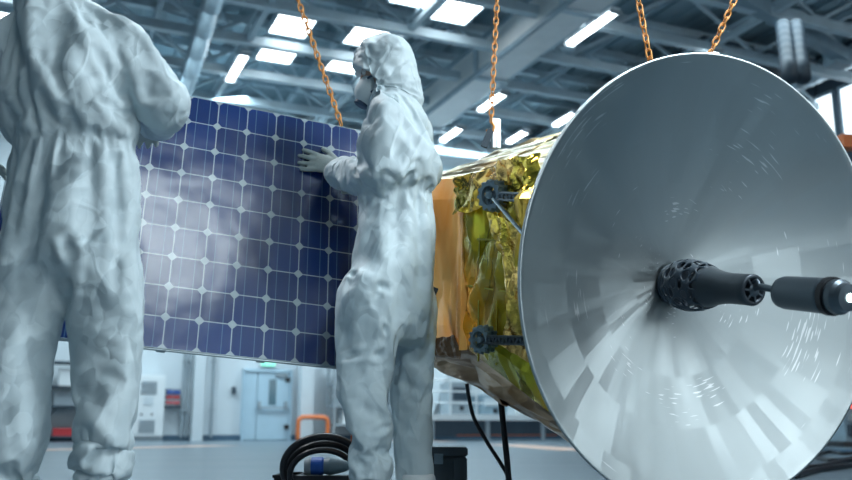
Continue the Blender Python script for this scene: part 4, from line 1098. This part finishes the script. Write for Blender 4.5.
def respirator(parent, c, f, u, k=1.0):
    f = Vector(f).normalized(); u = Vector(u); u = (u-f*u.dot(f)).normalized(); s = f.cross(u); c = Vector(c)
    P = lambda x, y, z: c+s*x*k+f*y*k+u*z*k
    bm = BM(); O = P(0, .075, -.058)
    ax = (f*1-u*.15).normalized(); rings = []
    for y, rx, rz in ((-.022, .062, .060), (0, .062, .062), (.018, .058, .058), (.038, .047, .048), (.052, .034, .036), (.060, .018, .02), (.062, .004, .004)):
        rings.append((O+ax*y*k, s*rx*k, u*rz*k))
    loft(bm, rings, 28); o = obj('respirator', bm, M['mask'], parent, smooth=True)
    bm = BM(); V0 = O+ax*.040*k-u*.030*k; lathe(bm, V0, (ax-u*.9).normalized(), [(-.01, .028*k), (.014*k, .028*k), (.018*k, .022*k)], 20); obj('exhale_valve', bm, M['valve'], o)
    for sg in (-1, 1):
        for z in (-.03, -.085):
            bm = BM(); bar(bm, P(sg*.055, .075, z), P(sg*.082, .02, z+.01), .004*k, .008*k, u); obj('head_strap', bm, M['valve'], o)
    return o
def eyes(parent, c, f, u, k=1.0):
    f = Vector(f).normalized(); u = Vector(u); u = (u-f*u.dot(f)).normalized(); s = f.cross(u); c = Vector(c)
    for sg in (-1, 1):
        e = c+s*sg*.031*k+f*.080*k+u*.006*k
        bm = BM(); bmesh.ops.create_icosphere(bm, subdivisions=3, radius=.0125*k, matrix=Matrix.Translation(e)); o = obj('eye', bm, M['eye'], parent, smooth=True)
        bm = BM(); bmesh.ops.create_icosphere(bm, subdivisions=2, radius=.006*k, matrix=Matrix.Translation(e+f*.0085*k)); obj('iris', bm, M['black'], o, smooth=True)

def skin_face(parent, c, f, u, k=1.0):
    bm = BM(); head_mesh(bm, c, f, u, k); me = remeshed(bm, .005, 4); return finish('head', me, M['skin'], parent, smooth=True)

# ---------------- middle worker (side view, faces left and slightly away)
def worker_mid():
    Y0 = 3.25
    k = thing('person', 'person in white hooded coverall and respirator, side on, gloved hand on the solar panel', 'person', (W(395, 500, Y0).x, Y0, 0))
    f = Vector((-1, .28, 0)).normalized(); s = Vector((f.y, -f.x, 0))    # s: to the person's right is -s ... near side vector
    near = Vector((0, -1, 0)); near = (near-f*near.dot(f)).normalized()
    def D(px, py, off=0): return W(px, py, Y0+off)
    bm = BM()
    # torso + hips: centre pixel, half depth (along f) in m, half width (near) in m
    sec = []
    for px, py, hd, hw in ((393, 322, .09, .09), (393, 296, .130, .150), (394, 262, .146, .165), (396, 230, .138, .162), (397, 208, .125, .155), (397, 196, .120, .150), (398, 182, .132, .155), (399, 160, .138, .168), (399, 140, .130, .182), (399, 122, .112, .182), (399, 108, .090, .140), (398, 98, .070, .085)):
        sec.append((D(px, py), f*hd, near*hw))
    loft(bm, sec, 28)
    # legs: near leg (his left) forward a little, far leg behind
    nl = near*.095
    limb(bm, [D(382, 285)+nl, D(374, 340)+nl, D(375, 385)+nl, D(381, 430)+nl, D(378, 470)+nl, D(379, 487)+nl], [.112, .088, .078, .068, .072, .06])
    limb(bm, [D(402, 285)-nl, D(407, 340)-nl, D(407, 385)-nl, D(409, 430)-nl, D(409, 470)-nl, D(410, 487)-nl], [.108, .078, .066, .060, .064, .055])
    # arms
    sh = D(397, 130, 0)+near*.150; el = D(384, 172, -.14); wr = W(334, 173, 3.43)
    limb(bm, [sh+Vector((.01, 0, .0)), sh.lerp(el, .5), el], [.070, .082, .080])
    limb(bm, [el, el.lerp(wr, .45)+Vector((0, 0, -.012)), el.lerp(wr, .86), wr], [.082, .080, .072, .040])
    sh2 = D(396, 122, 0)-near*.165; el2 = W(384, 178, 3.42); wr2 = W(376, 186, 3.46)
    limb(bm, [sh2, sh2.lerp(el2, .5), el2], [.08, .075, .07]); limb(bm, [el2, el2.lerp(wr2, .5), wr2], [.07, .055, .04])
    hc = D(386, 72); hf = Vector((-1, .02, -.26)); hu = Vector((-.2, 0, 1))
    hood_mesh(bm, hc, hf, hu, 1.0)
    loft(bm, [(D(398, 114), f*.10, near*.14), (D(396, 102), f*.092, near*.098), (D(391, 90), f*.098, near*.088)], 20)
    me = remeshed(bm, .0125, 6)
    g = lambda *a: tuple(W(*a))
    folds = [(g(398, 125, 3.05), g(372, 150, 3.05), .012, .012), (g(420, 130, 3.1), g(392, 175, 3.05), .013, .014), (g(432, 150, 3.2), g(400, 182, 3.08), .012, .014),
             (g(342, 268, 3.1), g(400, 292, 3.05), .010, .010), (g(340, 362, 3.1), g(402, 344, 3.05), .011, .014), (g(352, 290, 3.1), g(400, 350, 3.05), .010, .009),
             (g(399, 300, 3.1), g(402, 470, 3.1), .016, .018), (g(362, 350, 3.1), g(385, 440, 3.1), .012, .010), (g(350, 440, 3.1), g(398, 425, 3.1), .012, .014), (g(370, 395, 3.1), g(398, 410, 3.1), .011, .012), (g(352, 462, 3.1), g(395, 468, 3.1), .010, .012)]
    headc = np.array(hc)
    def keep(P):
        d = np.linalg.norm(P-headc, axis=1); return np.where(d < .22, .42+.58*np.clip((d-.13)/.09, 0, 1), 1.0)
    carve_face(me, hc, hf, hu)
    wr_n = np.array(wr); zw = D(397, 196).z; hfn = np.array(hf.normalized())
    def pinned(P):
        w_ = np.zeros(len(P)); w_ = np.maximum(w_, np.clip(1.6-np.abs(P[:, 2]-zw)/.012, 0, 1)*.8)
        w_ = np.maximum(w_, np.clip(1.5-np.linalg.norm(P-wr_n, axis=1)/.05, 0, 1)); w_ = np.maximum(w_, np.clip((.13-P[:, 2])/.03, 0, 1))
        d = P-headc; w_ = np.maximum(w_, np.clip(1.6-np.linalg.norm(d, axis=1)/.10, 0, 1)*((d@hfn) > .05))
        return w_
    me = refine(drape(me, pinned, head=headc), 41, folds, keep)
    finish('coverall', me, M['tyvek'], k, smooth=True)
    skin_face(k, hc, hf, hu, 1.0); eyes(k, hc, hf, hu); respirator(k, hc, hf, hu, 1.02)
    # near hand on the panel
    dcam = c2d((318-426)/F, (240-166)/F, 1)
    tt = (PP(0, 0)-CAM).dot(PN)/dcam.dot(PN); hp = CAM+dcam*tt+PN*.026
    d2 = c2d((335-426)/F, (240-172)/F, 1); t2 = (PP(0, 0)-CAM).dot(PN)/d2.dot(PN); w2 = CAM+d2*t2+PN*.045
    fd = (hp-w2).normalized()
    bm = BM(); hand(bm, w2+fd*.005, fd, PN, Vector((0, 0, 1)), 1.0, .22, .05)
    limb(bm, [w2-fd*.0, wr.lerp(w2, .3)], [.030, .034])
    finish('glove', remeshed(bm, .0042, 3), M['glove'], k, smooth=True)['label'] = 'grey knitted glove pressed on the panel'
    bm = BM(); w3 = wr2; hand(bm, w3, Vector((-1, .1, .1)), PN, Vector((0, 0, 1)), .95, .15, .1); finish('glove', remeshed(bm, .006, 3), M['glove'], k, smooth=True)
    # cuffs
    for pa, pb, r in ((wr, el, .041),):
        bm = BM(); ax = (pb-pa).normalized(); lathe(bm, pa-ax*.006, ax, [(0, .034), (0, .043), (.012, .047), (.024, .046), (.024, .036)], 28); obj('cuff', bm, M['seam'], k, smooth=True)
    for off, px in ((nl, 379), (-nl, 410)):
        a = D(px, 487)+off; bm = BM(); boot(bm, (a.x, a.y, .1), f); finish('boot', remeshed(bm, .009, 5), M['white'], k, smooth=True)
worker_mid()

# ---------------- near worker (back view, cropped by the frame)
def worker_near():
    Y0 = 2.66
    k = thing('person', 'person in white coverall seen from behind at the left edge, head cut off', 'person', (W(65, 500, Y0).x, Y0, 0))
    f = Vector((.12, 1, 0)).normalized(); s = Vector((1, -.12, 0)).normalized()
    def D(px, py, off=0): return W(px, py, Y0+off)
    bm = BM(); sec = []
    for px, py, hw, hd in ((74, 262, .12, .09), (73, 238, .178, .135), (75, 205, .190, .145), (76, 175, .194, .14), (76, 158, .192, .135), (75, 149, .184, .128), (73, 138, .196, .135), (70, 110, .215, .145), (68, 80, .222, .145), (67, 52, .222, .13), (66, 34, .19, .108), (64, 18, .125, .09), (62, 8, .09, .08)):
        sec.append((D(px, py), s*hw, f*hd))
    loft(bm, sec, 30)
    # legs
    limb(bm, [D(101, 250), D(104, 300), D(104, 345), D(101, 390), D(104, 432), D(100, 470), D(98, 500)], [.105, .094, .086, .080, .082, .070, .06])
    limb(bm, [D(36, 250), D(27, 300), D(24, 345), D(24, 390), D(16, 430), D(10, 470), D(9, 500)], [.115, .105, .096, .088, .084, .070, .06])
    # right arm: raised, elbow out, forearm back to the panel edge
    sh = D(122, 52); el = D(162, 102, .0); wr = W(152, 128, 2.86)
    limb(bm, [sh, sh.lerp(el, .5)+Vector((.0, 0, .01)), el], [.088, .084, .080])
    limb(bm, [el, el.lerp(wr, .5), wr], [.080, .068, .042])
    sh2 = D(12, 52); el2 = D(-38, 125, .05); wr2 = W(-30, 160, 2.83)
    limb(bm, [sh2, sh2.lerp(el2, .5), el2], [.088, .082, .074]); limb(bm, [el2, el2.lerp(wr2, .5), wr2], [.074, .062, .04])
    hc = D(50, -22, .02); hf = Vector((-.75, .65, -.12)); hu = Vector((0, 0, 1))
    hood_mesh(bm, hc, hf, hu, 1.05)
    me = remeshed(bm, .0125, 6)
    g = lambda *a: tuple(W(*a))
    yb = Y0-.14
    folds = [(g(118, 45, yb), g(90, 95, yb), .014, .012), (g(60, 30, yb), g(75, 140, yb), .02, .012), (g(100, 80, yb), g(128, 135, yb), .014, .012), (g(28, 55, yb), g(20, 140, yb), .016, .012),
             (g(68, 235, yb), g(68, 300, yb), .016, .02), (g(66, 258, yb), g(14, 318, yb), .014, .016), (g(72, 252, yb), g(120, 205, yb), .013, .013), (g(75, 300, yb), g(138, 295, yb), .012, .012),
             (g(75, 352, yb), g(132, 352, yb), .013, .016), (g(78, 395, yb), g(132, 380, yb), .012, .014), (g(80, 425, yb), g(125, 436, yb), .012, .016), (g(88, 465, yb), g(135, 425, yb), .013, .014),
             (g(145, 70, yb), g(160, 120, yb), .012, .014), (g(135, 60, yb), g(150, 105, yb), .012, .012), (g(10, 355, yb), g(60, 372, yb), .012, .014), (g(0, 390, yb), g(50, 420, yb), .012, .014)]
    headc = np.array(hc)
    def keep(P):
        d = np.linalg.norm(P-headc, axis=1); return np.where(d < .22, .42+.58*np.clip((d-.13)/.09, 0, 1), 1.0)
    carve_face(me, hc, hf, hu, 1.05)
    wr_n = np.array(wr); wr_m = np.array(wr2); zw = D(75, 149).z; hfn = np.array(hf.normalized())
    def pinned(P):
        w_ = np.zeros(len(P)); w_ = np.maximum(w_, np.clip(1.6-np.abs(P[:, 2]-zw)/.012, 0, 1)*.8)
        for q in (wr_n, wr_m): w_ = np.maximum(w_, np.clip(1.5-np.linalg.norm(P-q, axis=1)/.05, 0, 1))
        w_ = np.maximum(w_, np.clip((.13-P[:, 2])/.03, 0, 1))
        d = P-headc; w_ = np.maximum(w_, np.clip(1.6-np.linalg.norm(d, axis=1)/.10, 0, 1)*((d@hfn) > .05))
        return w_
    me = refine(drape(me, pinned, head=headc), 87, folds, keep)
    finish('coverall', me, M['tyvek'], k, smooth=True)
    skin_face(k, hc, hf, hu, 1.05); eyes(k, hc, hf, hu, 1.05); respirator(k, hc, hf, hu, 1.07)
    for w, sd in ((wr, -1), (wr2, 1)):
        dv = Vector((-.45 if sd < 0 else .3, .85, -.05)).normalized()
        bm = BM(); hand(bm, w+dv*.0, dv, Vector((0, -.1, 1)), Vector((-1, 0, 0)) if sd < 0 else Vector((1, 0, 0)), .95, .15, .35)
        finish('glove', remeshed(bm, .006, 3), M['glove'], k, smooth=True)
    for px in (98, 9):
        a = D(px, 500); bm = BM(); boot(bm, (a.x, a.y, .1), f); finish('boot', remeshed(bm, .009, 5), M['white'], k, smooth=True)
worker_near()

# ================================================================ LIGHT
w = bpy.data.worlds.new('world'); bpy.context.scene.world = w; w.use_nodes = True
bg = w.node_tree.nodes['Background']; bg.inputs['Color'].default_value = (.30, .50, .62, 1); bg.inputs['Strength'].default_value = .35
def area(name, loc, target, sx, sy, power, col=(.72, .91, 1.0)):
    l = bpy.data.lights.new(name, 'AREA'); l.shape = 'RECTANGLE'; l.size = sx; l.size_y = sy; l.energy = power; l.color = col
    o = bpy.data.objects.new(name, l); C.objects.link(o); o.location = loc
    o.rotation_euler = (Vector(target)-Vector(loc)).to_track_quat('-Z', 'Y').to_euler(); return o
# area lights added under the roof to brighten the hall and back wall
area('added_roof_light', B(5.5, 13, 9.3), B(5.5, 13, 0), 4, 2, 420)
area('added_roof_light', B(12.5, 13, 9.3), B(12.5, 13, 0), 4, 2, 160)
area('added_roof_light', B(2.5, 25, 9.3), B(4.5, 28, 1), 5, 2, 1000)
area('added_roof_light', B(12, 25, 9.3), B(13, 28, 1), 5, 2, 1000)
area('fill_light', (2.1, 1.95, 3.2), (-.1, 3.2, 1.0), 1.0, 1.0, 108, (.84, .94, 1.0))  # unseen fill added to brighten the middle worker
sl = bpy.data.lights.new('leg_fill_spot', 'SPOT'); sl.energy = 88; sl.spot_size = math.radians(26); sl.spot_blend = .8; sl.shadow_soft_size = .12; sl.color = (.80, .93, 1.0)  # unseen spot added to lift the middle worker's legs
so = bpy.data.objects.new('leg_fill_spot', sl); C.objects.link(so); so.location = (.6, .3, 1.9); so.rotation_euler = (Vector((-.12, 3.2, .55))-Vector(so.location)).to_track_quat('-Z', 'Y').to_euler()
area('fill_light', (-2.2, 4.3, 4.6), (.4, 3.9, .9), .8, .8, 110, (.95, .97, 1.0))  # unseen light added from the left to brighten the copper foil
area('fill_light', (-.6, 5.2, 5.4), (.1, 3.4, 1.2), 1.6, 1.2, 60)  # unseen backlight added, rims the middle worker's hood

# ================================================================ CAMERA
cd = bpy.data.cameras.new('camera'); cam = bpy.data.objects.new('camera', cd); C.objects.link(cam)
cam.location = CAM; cam.rotation_euler = (PI/2+TH, 0, 0)
cd.sensor_width = 36; cd.lens = 36*F/852; cd.clip_end = 200
cd.dof.use_dof = True; cd.dof.focus_distance = 3.3; cd.dof.aperture_fstop = 2.4
bpy.context.scene.camera = cam
vs = bpy.context.scene.view_settings
vs.view_transform = 'Standard'; vs.look = 'None'; vs.exposure = -0.08; vs.gamma = 1.0; vs.use_curve_mapping = False
